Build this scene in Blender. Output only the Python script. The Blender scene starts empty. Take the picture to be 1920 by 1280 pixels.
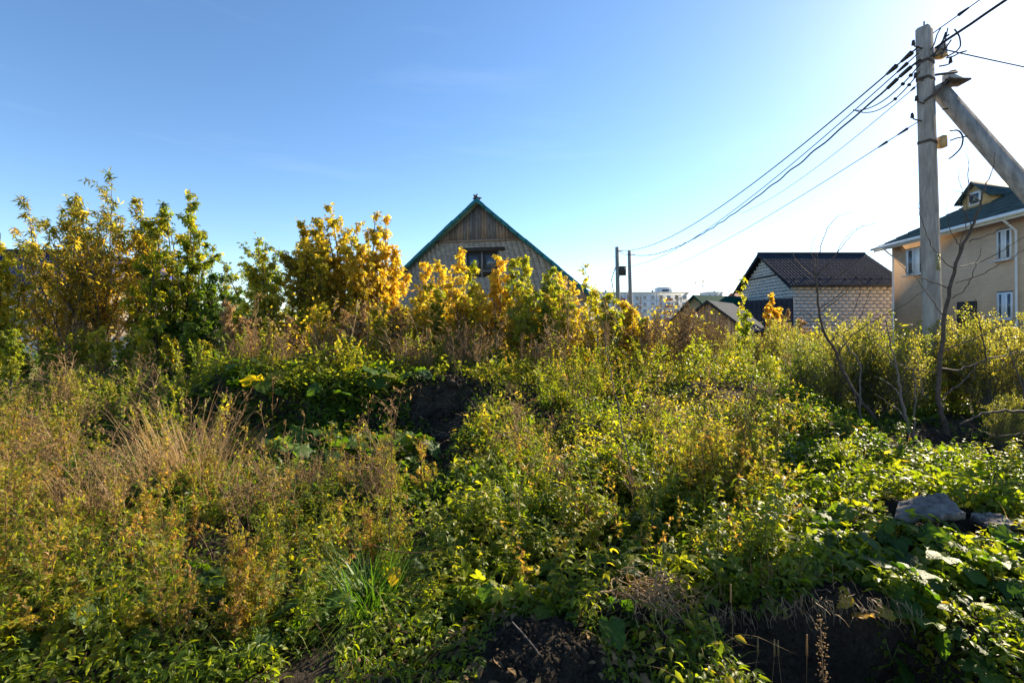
import bpy, math, random
import numpy as np
from mathutils import Vector, Matrix, Euler

R = math.radians
S = bpy.context.scene
COL = S.collection
rs = np.random.RandomState(11)
random.seed(11)

# ------------------------------------------------------------------ camera, sky, sun, exposure
CZ = 1.7
F = 907.0            # focal length in pixels of the 1920 wide photograph
HZ = 612.0           # horizon row
cam_d = bpy.data.cameras.new('camera')
cam = bpy.data.objects.new('camera', cam_d)
COL.objects.link(cam)
cam.location = (0, 0, CZ)
cam.rotation_euler = (R(90), 0, 0)
cam_d.sensor_width = 36.0
cam_d.lens = F / 1920 * 36
cam_d.shift_y = -(640 - HZ) / 1920
cam_d.clip_end = 6000
cam_d.clip_start = 0.05
S.camera = cam

SUN_AZ, SUN_EL = 51.0, 27.0      # degrees right of straight ahead, above the horizon
w = bpy.data.worlds.new('World')
S.world = w
w.use_nodes = True
nt = w.node_tree
nt.nodes.clear()
wo = nt.nodes.new('ShaderNodeOutputWorld')
bg = nt.nodes.new('ShaderNodeBackground')
sky = nt.nodes.new('ShaderNodeTexSky')
sky.sky_type = 'NISHITA'
sky.sun_disc = False
sky.sun_elevation = R(SUN_EL)
sky.sun_rotation = R(SUN_AZ)
sky.altitude = 100
sky.air_density = 0.85
sky.dust_density = 0.2
sky.ozone_density = 1.6
bg.inputs['Strength'].default_value = 0.086
# faint streaks of cirrus
tc = nt.nodes.new('ShaderNodeTexCoord')
mp = nt.nodes.new('ShaderNodeMapping')
mp.inputs['Scale'].default_value = (1.2, 1.2, 11)
mp.inputs['Rotation'].default_value = (0, R(7), 0)
mp.inputs['Location'].default_value = (0.35, 0.8, 2.1)
hsv = nt.nodes.new('ShaderNodeHueSaturation')
hsv.inputs['Saturation'].default_value = 1.15
hsv.inputs['Value'].default_value = 1.0
ns = nt.nodes.new('ShaderNodeTexNoise')
ns.inputs['Scale'].default_value = 1.7
ns.inputs['Detail'].default_value = 6
ns.inputs['Roughness'].default_value = 0.55
cr = nt.nodes.new('ShaderNodeValToRGB')
cr.color_ramp.elements[0].position = 0.56
cr.color_ramp.elements[0].color = (0, 0, 0, 1)
cr.color_ramp.elements[1].position = 0.8
cr.color_ramp.elements[1].color = (0.05, 0.05, 0.05, 1)
mx = nt.nodes.new('ShaderNodeMixRGB')
mx.inputs['Color2'].default_value = (6.5, 6.8, 7.2, 1)
L = nt.links.new
L(tc.outputs['Generated'], mp.inputs['Vector'])
L(mp.outputs['Vector'], ns.inputs['Vector'])
L(ns.outputs['Fac'], cr.inputs['Fac'])
L(cr.outputs['Color'], mx.inputs['Fac'])
L(sky.outputs['Color'], hsv.inputs['Color'])
L(hsv.outputs['Color'], mx.inputs['Color1'])
L(mx.outputs['Color'], bg.inputs['Color'])
L(bg.outputs['Background'], wo.inputs['Surface'])

sd = bpy.data.lights.new('sun', 'SUN')
sun = bpy.data.objects.new('sun', sd)
COL.objects.link(sun)
sd.energy = 5.0
sd.angle = R(0.5)
sd.color = (1.0, 0.86, 0.62)
sv = Vector((math.sin(R(SUN_AZ)) * math.cos(R(SUN_EL)), math.cos(R(SUN_AZ)) * math.cos(R(SUN_EL)), math.sin(R(SUN_EL))))
sun.rotation_euler = sv.to_track_quat('Z', 'Y').to_euler()

S.view_settings.view_transform = 'Standard'
S.view_settings.look = 'None'
S.view_settings.gamma = 1
S.view_settings.exposure = 1.52
S.view_settings.use_curve_mapping = False
S.render.engine = 'CYCLES'
S.cycles.max_bounces = 9
S.cycles.diffuse_bounces = 6
S.cycles.glossy_bounces = 2
S.cycles.transmission_bounces = 6
S.cycles.transparent_max_bounces = 4
S.cycles.use_denoising = True
S.cycles.sample_clamp_indirect = 6

# ------------------------------------------------------------------ helpers
def P(px, py, d):
    """The place at depth d that the photograph shows at px, py."""
    return Vector(((px - 960) / F * d, d, CZ + (HZ - py) / F * d))

def X(px, d):
    return (px - 960) / F * d

def put(o, label=None, cat=None, group=None, kind=None, parent=None):
    COL.objects.link(o)
    if parent is not None:
        o.parent = parent
    if label: o['label'] = label
    if cat: o['category'] = cat
    if group: o['group'] = group
    if kind: o['kind'] = kind
    return o

def thing(name, label, cat, loc=(0, 0, 0), rz=0.0, group=None):
    o = bpy.data.objects.new(name, None)
    o.empty_display_size = 0.2
    o.location = loc
    o.rotation_euler = (0, 0, rz)
    return put(o, label, cat, group)

def obj(name, me, parent=None, loc=(0, 0, 0), rot=(0, 0, 0), sc=1.0, **kw):
    o = bpy.data.objects.new(name, me)
    o.location = loc
    o.rotation_euler = rot
    o.scale = (sc, sc, sc) if isinstance(sc, (int, float)) else sc
    return put(o, parent=parent, **kw)

def unit(v):
    return v / np.maximum(np.linalg.norm(v, axis=-1, keepdims=True), 1e-9)

class Geo:
    """Collects polygons (triangles and quads) with a tint per vertex and a material index per face."""
    def __init__(self):
        self.V, self.T, self.F3, self.F4, self.M3, self.M4 = [], [], [], [], [], []
        self.n = 0
    def raw(self, v, f3=None, f4=None, tint=0.5, mat=0):
        v = np.asarray(v, float).reshape(-1, 3)
        self.V.append(v)
        self.T.append(np.broadcast_to(np.asarray(tint, float), (len(v),)).copy())
        if f3 is not None and len(f3):
            f3 = np.asarray(f3, int) + self.n
            self.F3.append(f3); self.M3.append(np.full(len(f3), mat))
        if f4 is not None and len(f4):
            f4 = np.asarray(f4, int) + self.n
            self.F4.append(f4); self.M4.append(np.full(len(f4), mat))
        self.n += len(v)
        return self
    def copies(self, tmpl, pos, dirs, scale, tint, rng, roll=0.6, up=(0, 0, 1), mat=0):
        tv, tf = tmpl
        pos = np.asarray(pos, float).reshape(-1, 3)
        N = len(pos)
        if N == 0: return self
        Yv = unit(np.asarray(dirs, float).reshape(-1, 3))
        U = np.broadcast_to(np.asarray(up, float), (N, 3)) + rng.normal(0, roll, (N, 3)) * np.array([1, 1, .5])
        Xv = unit(np.cross(Yv, U))
        Zv = np.cross(Xv, Yv)
        sc = np.broadcast_to(np.asarray(scale, float), (N,))[:, None, None]
        v = pos[:, None, :] + sc * (tv[None, :, 0:1] * Xv[:, None, :] + tv[None, :, 1:2] * Yv[:, None, :] + tv[None, :, 2:3] * Zv[:, None, :])
        k = len(tv)
        f = (tf[None, :, :] + (np.arange(N) * k)[:, None, None]).reshape(-1, 3)
        t = np.repeat(np.broadcast_to(np.asarray(tint, float), (N,)), k)
        return self.raw(v.reshape(-1, 3), f3=f, tint=t, mat=mat)
    def tube(self, pts, r0, r1=None, k=4, tint=0.5, mat=0, cap=False):
        pts = np.asarray(pts, float)
        n = len(pts)
        r1 = r0 if r1 is None else r1
        rad = r0 + (r1 - r0) * np.linspace(0, 1, n)
        tg = unit(np.gradient(pts, axis=0))
        ref = np.array([0.13, 0.31, 0.94]) if abs(tg[:, 2]).mean() < 0.8 else np.array([0.9, 0.4, 0.1])
        a = unit(np.cross(tg, ref)); b = np.cross(tg, a)
        ang = np.arange(k) / k * 2 * math.pi
        ring = pts[:, None, :] + rad[:, None, None] * (np.cos(ang)[None, :, None] * a[:, None, :] + np.sin(ang)[None, :, None] * b[:, None, :])
        i, j = np.meshgrid(np.arange(n - 1), np.arange(k), indexing='ij')
        j2 = (j + 1) % k
        f = np.stack([i * k + j, i * k + j2, (i + 1) * k + j2, (i + 1) * k + j], -1).reshape(-1, 4)
        v = ring.reshape(-1, 3)
        f3 = None
        if cap:
            f3 = [[0, q + 1, q] for q in range(1, k - 1)] + [[(n - 1) * k, (n - 1) * k + q, (n - 1) * k + q + 1] for q in range(1, k - 1)]
        return self.raw(v, f3=f3, f4=f, tint=tint, mat=mat)
    def box(self, c, s, rz=0.0, tint=0.5, mat=0, jit=0.0):
        c = np.asarray(c, float); s = np.asarray(s, float) / 2
        q = np.array([[x, y, z] for x in (-1, 1) for y in (-1, 1) for z in (-1, 1)], float) * s
        if jit: q += rs.normal(0, jit, q.shape)
        ca, sa = math.cos(rz), math.sin(rz)
        q = np.stack([q[:, 0] * ca - q[:, 1] * sa, q[:, 0] * sa + q[:, 1] * ca, q[:, 2]], 1) + c
        f = [[0, 1, 3, 2], [4, 6, 7, 5], [0, 4, 5, 1], [2, 3, 7, 6], [0, 2, 6, 4], [1, 5, 7, 3]]
        return self.raw(q, f4=f, tint=tint, mat=mat)
    def poly(self, v, tint=0.5, mat=0):
        """one flat convex polygon, as a fan"""
        return self.raw(v, f3=[[0, i, i + 1] for i in range(1, len(v) - 1)], tint=tint, mat=mat)
    def prism(self, poly, ext, tint=0.5, mat=0):
        """flat convex outline extruded by the vector ext"""
        a = np.asarray(poly, float); b = a + np.asarray(ext, float); n = len(a)
        f4 = [[i, (i + 1) % n, n + (i + 1) % n, n + i] for i in range(n)]
        f3 = [[0, i + 1, i] for i in range(1, n - 1)] + [[n, n + i, n + i + 1] for i in range(1, n - 1)]
        return self.raw(np.vstack([a, b]), f3=f3, f4=f4, tint=tint, mat=mat)
    def mesh(self, name, *mats, smooth=False):
        me = bpy.data.meshes.new(name)
        if self.n == 0:
            return me
        V = np.vstack(self.V).astype(np.float32)
        f3 = np.vstack(self.F3) if self.F3 else np.zeros((0, 3), int)
        f4 = np.vstack(self.F4) if self.F4 else np.zeros((0, 4), int)
        me.vertices.add(len(V)); me.vertices.foreach_set('co', V.ravel())
        nl = f3.size + f4.size
        me.loops.add(nl)
        me.loops.foreach_set('vertex_index', np.concatenate([f3.ravel(), f4.ravel()]).astype(np.int32))
        me.polygons.add(len(f3) + len(f4))
        st = np.concatenate([np.arange(len(f3)) * 3, f3.size + np.arange(len(f4)) * 4]).astype(np.int32)
        me.polygons.foreach_set('loop_start', st)
        mi = np.concatenate(([np.concatenate(self.M3)] if self.M3 else []) + ([np.concatenate(self.M4)] if self.M4 else []))
        me.polygons.foreach_set('material_index', mi.astype(np.int32))
        if smooth:
            me.polygons.foreach_set('use_smooth', np.ones(len(f3) + len(f4), dtype=bool))
        at = me.attributes.new('tint', 'FLOAT', 'POINT')
        at.data.foreach_set('value', np.concatenate(self.T).astype(np.float32))
        me.update(calc_edges=True)
        for m in mats: me.materials.append(m)
        return me

# ------------------------------------------------------------------ materials
def mat_new(name):
    m = bpy.data.materials.new(name)
    m.use_nodes = True
    return m, m.node_tree, m.node_tree.nodes['Principled BSDF']

def ramp(nt, stops):
    c = nt.nodes.new('ShaderNodeValToRGB')
    e = c.color_ramp.elements
    while len(e) < len(stops): e.new(0.5)
    for k, (p, col) in enumerate(stops):
        e[k].position = p
        e[k].color = (*col, 1)
    return c

def tint_fac(nt, wt=0.7, wo=0.3):
    a = nt.nodes.new('ShaderNodeAttribute'); a.attribute_name = 'tint'
    o = nt.nodes.new('ShaderNodeObjectInfo')
    m1 = nt.nodes.new('ShaderNodeMath'); m1.operation = 'MULTIPLY'; m1.inputs[1].default_value = wt
    m2 = nt.nodes.new('ShaderNodeMath'); m2.operation = 'MULTIPLY_ADD'; m2.inputs[1].default_value = wo
    nt.links.new(a.outputs['Fac'], m1.inputs[0])
    nt.links.new(o.outputs['Random'], m2.inputs[0])
    nt.links.new(m1.outputs[0], m2.inputs[2])
    return m2

def leaf_mat(name, stops, trans=0.5, rough=0.45, spec=0.4, wo=0.3, gain=(1.7, 1.5, 0.55), vein=False):
    m, nt, b = mat_new(name)
    f = tint_fac(nt, 1 - wo, wo)
    c = ramp(nt, stops)
    nt.links.new(f.outputs[0], c.inputs['Fac'])
    src = c.outputs['Color']
    if vein:   # blotches of age on the big leaves
        t = nt.nodes.new('ShaderNodeTexCoord')
        n = nt.nodes.new('ShaderNodeTexNoise'); n.inputs['Scale'].default_value = 9; n.inputs['Detail'].default_value = 4
        r2 = ramp(nt, [(0.35, (1.25, 1.2, 1.0)), (0.6, (0.8, 0.8, 0.7)), (0.75, (1.5, 1.0, 0.6))])
        mm = nt.nodes.new('ShaderNodeMixRGB'); mm.blend_type = 'MULTIPLY'; mm.inputs['Fac'].default_value = 0.8
        nt.links.new(t.outputs['Object'], n.inputs['Vector'])
        nt.links.new(n.outputs['Fac'], r2.inputs['Fac'])
        nt.links.new(src, mm.inputs['Color1']); nt.links.new(r2.outputs['Color'], mm.inputs['Color2'])
        src = mm.outputs['Color']
        n2 = nt.nodes.new('ShaderNodeTexVoronoi'); n2.inputs['Scale'].default_value = 13; n2.feature = 'DISTANCE_TO_EDGE'
        nt.links.new(t.outputs['Object'], n2.inputs['Vector'])
        bp = nt.nodes.new('ShaderNodeBump'); bp.inputs['Strength'].default_value = 0.25; bp.inputs['Distance'].default_value = 0.02
        nt.links.new(n2.outputs['Distance'], bp.inputs['Height']); nt.links.new(bp.outputs['Normal'], b.inputs['Normal'])
    nt.links.new(src, b.inputs['Base Color'])
    b.inputs['Roughness'].default_value = rough
    b.inputs['Specular IOR Level'].default_value = spec
    gain = tuple(x * 1.25 for x in gain)
    tr = nt.nodes.new('ShaderNodeBsdfTranslucent')
    g = nt.nodes.new('ShaderNodeMixRGB'); g.blend_type = 'MULTIPLY'; g.inputs['Fac'].default_value = 1
    g.inputs['Color2'].default_value = (*gain, 1)
    nt.links.new(src, g.inputs['Color1'])
    nt.links.new(g.outputs['Color'], tr.inputs['Color'])
    ms = nt.nodes.new('ShaderNodeMixShader'); ms.inputs['Fac'].default_value = min(.62, trans + .08)
    nt.links.new(b.outputs[0], ms.inputs[1]); nt.links.new(tr.outputs[0], ms.inputs[2])
    nt.links.new(ms.outputs[0], nt.nodes['Material Output'].inputs['Surface'])
    return m

def plain(name, col, rough=0.7, var=0.15, scale=6.0, bump=0.0, metal=0.0, wt=0.0, spec=0.4, stretch=(1, 1, 1)):
    """one colour broken up by noise; wt: how far the piece's own tint lightens or darkens it"""
    m, nt, b = mat_new(name)
    t = nt.nodes.new('ShaderNodeTexCoord')
    mp = nt.nodes.new('ShaderNodeMapping'); mp.inputs['Scale'].default_value = stretch
    n = nt.nodes.new('ShaderNodeTexNoise'); n.inputs['Scale'].default_value = scale; n.inputs['Detail'].default_value = 6
    n.inputs['Roughness'].default_value = 0.65
    nt.links.new(t.outputs['Object'], mp.inputs['Vector']); nt.links.new(mp.outputs['Vector'], n.inputs['Vector'])
    lo = tuple(max(0, c * (1 - var * 2)) for c in col); hi = tuple(min(1, c * (1 + var * 2)) for c in col)
    r = ramp(nt, [(0.3, lo), (0.7, hi)])
    nt.links.new(n.outputs['Fac'], r.inputs['Fac'])
    src = r.outputs['Color']
    if wt:
        f = tint_fac(nt, 0.5, 0.5)
        r2 = ramp(nt, [(0, (1 - wt,) * 3), (1, (1 + wt,) * 3)])
        nt.links.new(f.outputs[0], r2.inputs['Fac'])
        mm = nt.nodes.new('ShaderNodeMixRGB'); mm.blend_type = 'MULTIPLY'; mm.inputs['Fac'].default_value = 1
        nt.links.new(src, mm.inputs['Color1']); nt.links.new(r2.outputs['Color'], mm.inputs['Color2'])
        src = mm.outputs['Color']
    nt.links.new(src, b.inputs['Base Color'])
    b.inputs['Roughness'].default_value = rough
    b.inputs['Metallic'].default_value = metal
    b.inputs['Specular IOR Level'].default_value = spec
    if bump:
        bp = nt.nodes.new('ShaderNodeBump'); bp.inputs['Strength'].default_value = bump; bp.inputs['Distance'].default_value = 0.02
        nt.links.new(n.outputs['Fac'], bp.inputs['Height']); nt.links.new(bp.outputs['Normal'], b.inputs['Normal'])
    return m

def stem_mat(name, stops, rough=0.6):
    m, nt, b = mat_new(name)
    f = tint_fac(nt, 0.6, 0.4)
    c = ramp(nt, stops)
    nt.links.new(f.outputs[0], c.inputs['Fac'])
    nt.links.new(c.outputs['Color'], b.inputs['Base Color'])
    b.inputs['Roughness'].default_value = rough
    b.inputs['Specular IOR Level'].default_value = 0.3
    return m

G1, G2, G3 = (0.022, 0.055, 0.010), (0.055, 0.105, 0.013), (0.13, 0.175, 0.02)
Y1, Y2, OR, BR = (0.30, 0.27, 0.03), (0.54, 0.41, 0.045), (0.50, 0.27, 0.04), (0.12, 0.065, 0.03)
M = {}
M['green'] = leaf_mat('leaf green', [(0, G1), (0.45, G2), (0.8, G3), (1, Y1)], gain=(1.9, 1.7, 0.5))
M['green_bright'] = leaf_mat('leaf fresh green', [(0, (0.045, 0.085, 0.011)), (0.32, (0.095, 0.145, 0.014)), (0.62, (0.20, 0.225, 0.02)), (0.85, Y1), (1, Y2)], gain=(1.9, 1.8, 0.4), trans=0.5)
M['yellow'] = leaf_mat('leaf yellow', [(0, (0.12, 0.15, 0.02)), (0.22, (0.24, 0.22, 0.022)), (0.45, (0.46, 0.36, 0.035)), (0.75, Y2), (1, OR)], wo=0.2, gain=(1.45, 1.35, 0.6), trans=0.5)
M['yellowgreen'] = leaf_mat('leaf yellow green', [(0, G2), (0.3, G3), (0.55, (0.2, 0.22, 0.025)), (0.8, Y1), (1, Y2)], gain=(1.7, 1.6, 0.5), trans=0.52)
M['willow'] = leaf_mat('leaf willow', [(0, (0.08, 0.12, 0.04)), (0.35, (0.16, 0.19, 0.045)), (0.6, (0.36, 0.30, 0.04)), (1, (0.54, 0.35, 0.05))], gain=(1.5, 1.4, 0.6), wo=0.05)
M['weed'] = leaf_mat('leaf weed', [(0, (0.07, 0.12, 0.016)), (0.4, (0.17, 0.195, 0.025)), (0.62, (0.29, 0.25, 0.04)), (0.8, (0.36, 0.22, 0.075)), (1, (0.38, 0.19, 0.13))], gain=(1.7, 1.6, 0.55))
M['shrub'] = leaf_mat('leaf shrub', [(0, (0.06, 0.085, 0.018)), (0.35, (0.15, 0.17, 0.03)), (0.7, (0.30, 0.28, 0.06)), (1, (0.42, 0.36, 0.10))], gain=(1.7, 1.6, 0.6), trans=0.5)
M['dry'] = leaf_mat('leaf dry', [(0, (0.14, 0.085, 0.04)), (0.5, (0.29, 0.19, 0.09)), (0.8, (0.40, 0.28, 0.12)), (1, (0.36, 0.17, 0.09))], trans=0.3, rough=0.8, spec=0.2, gain=(1.1, 1.0, 0.8))
M['burdock'] = leaf_mat('leaf burdock', [(0, (0.03, 0.075, 0.014)), (0.55, (0.065, 0.13, 0.018)), (0.84, (0.13, 0.19, 0.02)), (0.95, (0.34, 0.29, 0.03)), (1, (0.44, 0.28, 0.03))], wo=0.9, rough=0.5, spec=0.35, gain=(1.8, 1.7, 0.4), trans=0.45, vein=True)
M['burdock_yellow'] = leaf_mat('leaf burdock yellowed', [(0, (0.30, 0.27, 0.03)), (0.6, (0.46, 0.34, 0.035)), (1, (0.46, 0.24, 0.035))], wo=0.6, rough=0.55, spec=0.3, gain=(1.4, 1.3, .5), trans=0.45, vein=True)
M['grass'] = leaf_mat('grass blade', [(0, (0.05, 0.12, 0.015)), (0.6, (0.10, 0.19, 0.02)), (1, (0.24, 0.26, 0.05))], gain=(1.7, 1.7, 0.5), trans=0.4)
M['straw'] = leaf_mat('straw', [(0, (0.22, 0.135, 0.06)), (0.6, (0.37, 0.255, 0.115)), (1, (0.48, 0.35, 0.17))], trans=0.3, rough=0.7, gain=(1.1, 1, .8))
M['stem_red'] = stem_mat('stem reddish', [(0, (0.10, 0.035, 0.02)), (0.5, (0.17, 0.075, 0.035)), (1, (0.20, 0.13, 0.05))])
M['stem_green'] = stem_mat('stem green', [(0, (0.05, 0.07, 0.02)), (0.6, (0.12, 0.12, 0.03)), (1, (0.2, 0.15, 0.06))])
M['stem_dry'] = stem_mat('stem dry', [(0, (0.12, 0.07, 0.035)), (0.5, (0.27, 0.165, 0.085)), (1, (0.42, 0.29, 0.16))])
M['bark'] = plain('bark', (0.085, 0.06, 0.045), 0.85, 0.25, 22, 0.5, wt=0.25)
M['bark_grey'] = plain('bark grey', (0.13, 0.105, 0.09), 0.8, 0.25, 30, 0.4, wt=0.25)

# ------------------------------------------------------------------ ground
def sm(a, b, t):
    t = np.clip((t - a) / (b - a), 0, 1)
    return t * t * (3 - 2 * t)

def vnoise(x, y, seed=0):
    x = np.asarray(x, float); y = np.asarray(y, float)
    xi, yi = np.floor(x).astype(int), np.floor(y).astype(int)
    def h(i, j):
        n = (i * 374761393 + j * 668265263 + seed * 1442695041) & 0x7fffffff
        n = ((n ^ (n >> 13)) * 1274126177) & 0x7fffffff
        return ((n ^ (n >> 16)) & 0xffff) / 65535.0
    fx, fy = x - xi, y - yi
    fx, fy = fx * fx * (3 - 2 * fx), fy * fy * (3 - 2 * fy)
    return (h(xi, yi) * (1 - fx) + h(xi + 1, yi) * fx) * (1 - fy) + (h(xi, yi + 1) * (1 - fx) + h(xi + 1, yi + 1) * fx) * fy

def hgt(x, y):
    x = np.asarray(x, float); y = np.asarray(y, float)
    wob = (vnoise(x * 1.3, y * 1.3, 3) - .5) * 0.5
    base = 0.30 * sm(2.6, 7.5, y)
    # the heap: a ramp on the right half, a steep dark face on the left half
    ramp_ = 0.15 * sm(2.6, 4.0, y) + 0.72 * sm(3.6, 8.2, y)
    wall = 0.10 + 0.80 * sm(6.3, 7.2, y + wob)
    e = sm(-1.15, -0.35, x + wob * 0.7 + 0.10 * (y - 6))
    heap = wall * (1 - e) + ramp_ * e
    inside = sm(-5.6, -4.4, x + wob) * (1 - sm(3.6, 5.4, x + wob))
    z = base * (1 - inside) + heap * inside
    back = 1 - sm(11.5, 17, y)
    z = z * back + 0.25 * (1 - back)
    # soil heap at the bottom and the cut bank beside it
    z = z + 0.19 * np.exp(-(((x - 0.22) / 0.36) ** 2 + ((y - 2.42) / 0.26) ** 2))
    cut = sm(1.05, 1.35, x + wob * .3) * (1 - sm(2.05, 2.5, x)) * (1 - sm(2.62, 2.84, y + wob * .25))
    z = z + 0.14 * np.exp(-(((x - 1.6) / 0.7) ** 2 + ((y - 2.95) / 0.35) ** 2)) - 0.75 * cut
    # small lumps close by
    near = 1 - sm(14, 20, y)
    z = z + near * ((vnoise(x * 2.2, y * 2.2, 1) - .5) * 0.13 + (vnoise(x * 6, y * 6, 2) - .5) * 0.08 + (vnoise(x * 13, y * 13, 4) - .5) * 0.05)
    return z

def soil_mask(x, y):
    """1 where the soil lies bare"""
    x = np.asarray(x, float); y = np.asarray(y, float)
    n = (vnoise(x * 2.5, y * 2.5, 7) - .5)
    a = np.exp(-(((x - 0.2) / 0.30) ** 2 + ((y - 2.35) / 0.26) ** 2))
    b = sm(1.05, 1.25, x + n * .3) * (1 - sm(2.1, 2.45, x)) * (1 - sm(2.75, 2.95, y + n * .3))
    c = np.exp(-(((x + 0.85 - .12 * (y - 6)) / 0.55) ** 2 + ((y - 6.3) / 1.0) ** 2))
    d = np.exp(-(((x - 2.75) / 0.38) ** 2 + ((y - 2.65) / 0.35) ** 2)) * 1.1
    e = np.exp(-(((x - 5.6) / 1.5) ** 2 + ((y - 5.9) / 0.5) ** 2)) * 0.9
    f = np.exp(-(((x - 0.15) / 0.4) ** 2 + ((y - 6.6) / 0.35) ** 2)) * 0.8
    h = np.exp(-(((x - 3.2) / 0.5) ** 2 + ((y - 3.72) / 0.28) ** 2)) * 1.0
    return np.clip(np.maximum.reduce([a, b, c, d, e, f, h]) + n * 0.5, 0, 1)

def ground():
    xs = np.unique(np.concatenate([np.linspace(-14, -5, 60), np.linspace(-5, 6, 201), np.linspace(6, 14, 50), np.linspace(-60, 60, 61), [-4000, -1500, -400, -150, 150, 400, 1500, 4000]]))
    ys = np.unique(np.concatenate([np.linspace(-3, 2, 21), np.linspace(2, 9, 191), np.linspace(9, 20, 56), np.linspace(20, 70, 26), [-4000, -1000, -200, -50, -12, 120, 250, 600, 1500, 5000]]))
    xx, yy = np.meshgrid(xs, ys)
    zz = hgt(xx, yy)
    g = Geo()
    nx, ny = len(xs), len(ys)
    i, j = np.meshgrid(np.arange(ny - 1), np.arange(nx - 1), indexing='ij')
    f = np.stack([i * nx + j, i * nx + j + 1, (i + 1) * nx + j + 1, (i + 1) * nx + j], -1).reshape(-1, 4)
    g.raw(np.stack([xx, yy, zz], -1).reshape(-1, 3), f4=f)
    m, nt, b = mat_new('soil')
    t = nt.nodes.new('ShaderNodeTexCoord')
    n1 = nt.nodes.new('ShaderNodeTexNoise'); n1.inputs['Scale'].default_value = 3; n1.inputs['Detail'].default_value = 10; n1.inputs['Roughness'].default_value = 0.7
    n2 = nt.nodes.new('ShaderNodeTexNoise'); n2.inputs['Scale'].default_value = 38; n2.inputs['Detail'].default_value = 8; n2.inputs['Roughness'].default_value = 0.7
    r = ramp(nt, [(0.32, (0.022, 0.017, 0.013)), (0.52, (0.055, 0.042, 0.03)), (0.72, (0.15, 0.115, 0.08))])
    for n in (n1, n2): nt.links.new(t.outputs['Object'], n.inputs['Vector'])
    ad = nt.nodes.new('ShaderNodeMath'); ad.operation = 'ADD'
    hv = nt.nodes.new('ShaderNodeMath'); hv.operation = 'MULTIPLY'; hv.inputs[1].default_value = 0.5
    nt.links.new(n1.outputs['Fac'], ad.inputs[0]); nt.links.new(n2.outputs['Fac'], ad.inputs[1]); nt.links.new(ad.outputs[0], hv.inputs[0])
    nt.links.new(hv.outputs[0], r.inputs['Fac'])
    # past the plot the ground is dry mown grass
    rg = ramp(nt, [(0.3, (0.17, 0.15, 0.065)), (0.55, (0.27, 0.23, 0.11)), (0.75, (0.36, 0.30, 0.17))])
    nt.links.new(hv.outputs[0], rg.inputs['Fac'])
    geo = nt.nodes.new('ShaderNodeNewGeometry'); sx = nt.nodes.new('ShaderNodeSeparateXYZ')
    nt.links.new(geo.outputs['Position'], sx.inputs[0])
    def far(src, a, b_):
        mr = nt.nodes.new('ShaderNodeMapRange'); mr.inputs['From Min'].default_value = a; mr.inputs['From Max'].default_value = b_
        nt.links.new(src, mr.inputs['Value']); return mr.outputs['Result']
    ab = nt.nodes.new('ShaderNodeMath'); ab.operation = 'ABSOLUTE'; nt.links.new(sx.outputs['X'], ab.inputs[0])
    m1 = nt.nodes.new('ShaderNodeMath'); m1.operation = 'MAXIMUM'
    m2 = nt.nodes.new('ShaderNodeMath'); m2.operation = 'MAXIMUM'
    nt.links.new(far(sx.outputs['Y'], 11.5, 14), m1.inputs[0]); nt.links.new(far(ab.outputs[0], 11, 13), m1.inputs[1])
    nt.links.new(m1.outputs[0], m2.inputs[0]); nt.links.new(far(sx.outputs['Y'], 1.2, .4), m2.inputs[1])
    mg = nt.nodes.new('ShaderNodeMixRGB'); nt.links.new(m2.outputs[0], mg.inputs['Fac'])
    nt.links.new(r.outputs['Color'], mg.inputs['Color1']); nt.links.new(rg.outputs['Color'], mg.inputs['Color2'])
    nt.links.new(mg.outputs['Color'], b.inputs['Base Color'])
    b.inputs['Roughness'].default_value = 0.95; b.inputs['Specular IOR Level'].default_value = 0.15
    bp = nt.nodes.new('ShaderNodeBump'); bp.inputs['Strength'].default_value = 1.0; bp.inputs['Distance'].default_value = 0.05
    nt.links.new(n2.outputs['Fac'], bp.inputs['Height']); nt.links.new(bp.outputs['Normal'], b.inputs['Normal'])
    M['soil'] = m
    return obj('ground', g.mesh('ground', m, smooth=True), kind='structure', label='dark lumpy soil of the overgrown plot')
ground()

# ------------------------------------------------------------------ building materials
M['brick_grey'] = plain('silicate brick', (0.40, 0.37, 0.34), 0.85, 0.12, 9, 0.2, wt=0.35)
M['mortar'] = plain('mortar', (0.15, 0.14, 0.13), 0.95, 0.15, 14)
M['block'] = plain('aerated block', (0.56, 0.545, 0.54), 0.85, 0.08, 5, 0.2, wt=0.16)
M['plank'] = plain('weathered plank', (0.22, 0.165, 0.13), 0.85, 0.3, 5, 0.3, wt=0.45, stretch=(6, 6, 0.5))
M['plank_raw'] = plain('raw brown plank', (0.50, 0.27, 0.13), 0.85, 0.25, 5, 0.3, wt=0.35, stretch=(6, 6, 0.5))
M['plank_grey'] = plain('grey weathered plank', (0.16, 0.155, 0.16), 0.85, 0.3, 5, 0.3, wt=0.3, stretch=(6, 6, 0.5))
M['teal'] = plain('teal roof paint', (0.008, 0.13, 0.15), 0.45, 0.15, 3)
M['dark_tile'] = plain('dark metal tile', (0.026, 0.033, 0.047), 0.9, 0.15, 2, spec=.05)
M['green_roof'] = plain('dark green shingle', (0.028, 0.055, 0.055), 0.7, 0.25, 3, wt=0.2)
M['green_sheet'] = plain('green sheet', (0.006, 0.06, 0.048), 0.9, 0.1, 2, spec=.05)
M['grey_sheet'] = plain('grey sheet', (0.040, 0.052, 0.075), 0.9, 0.1, 2, spec=.05)
M['black_fence'] = plain('black fence', (0.02, 0.02, 0.026), 0.6, 0.2, 3)
M['white'] = plain('white plastic', (0.75, 0.76, 0.78), 0.4, 0.03, 3)
M['cream'] = plain('cream timber', (0.50, 0.33, 0.15), 0.7, 0.15, 4)
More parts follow.
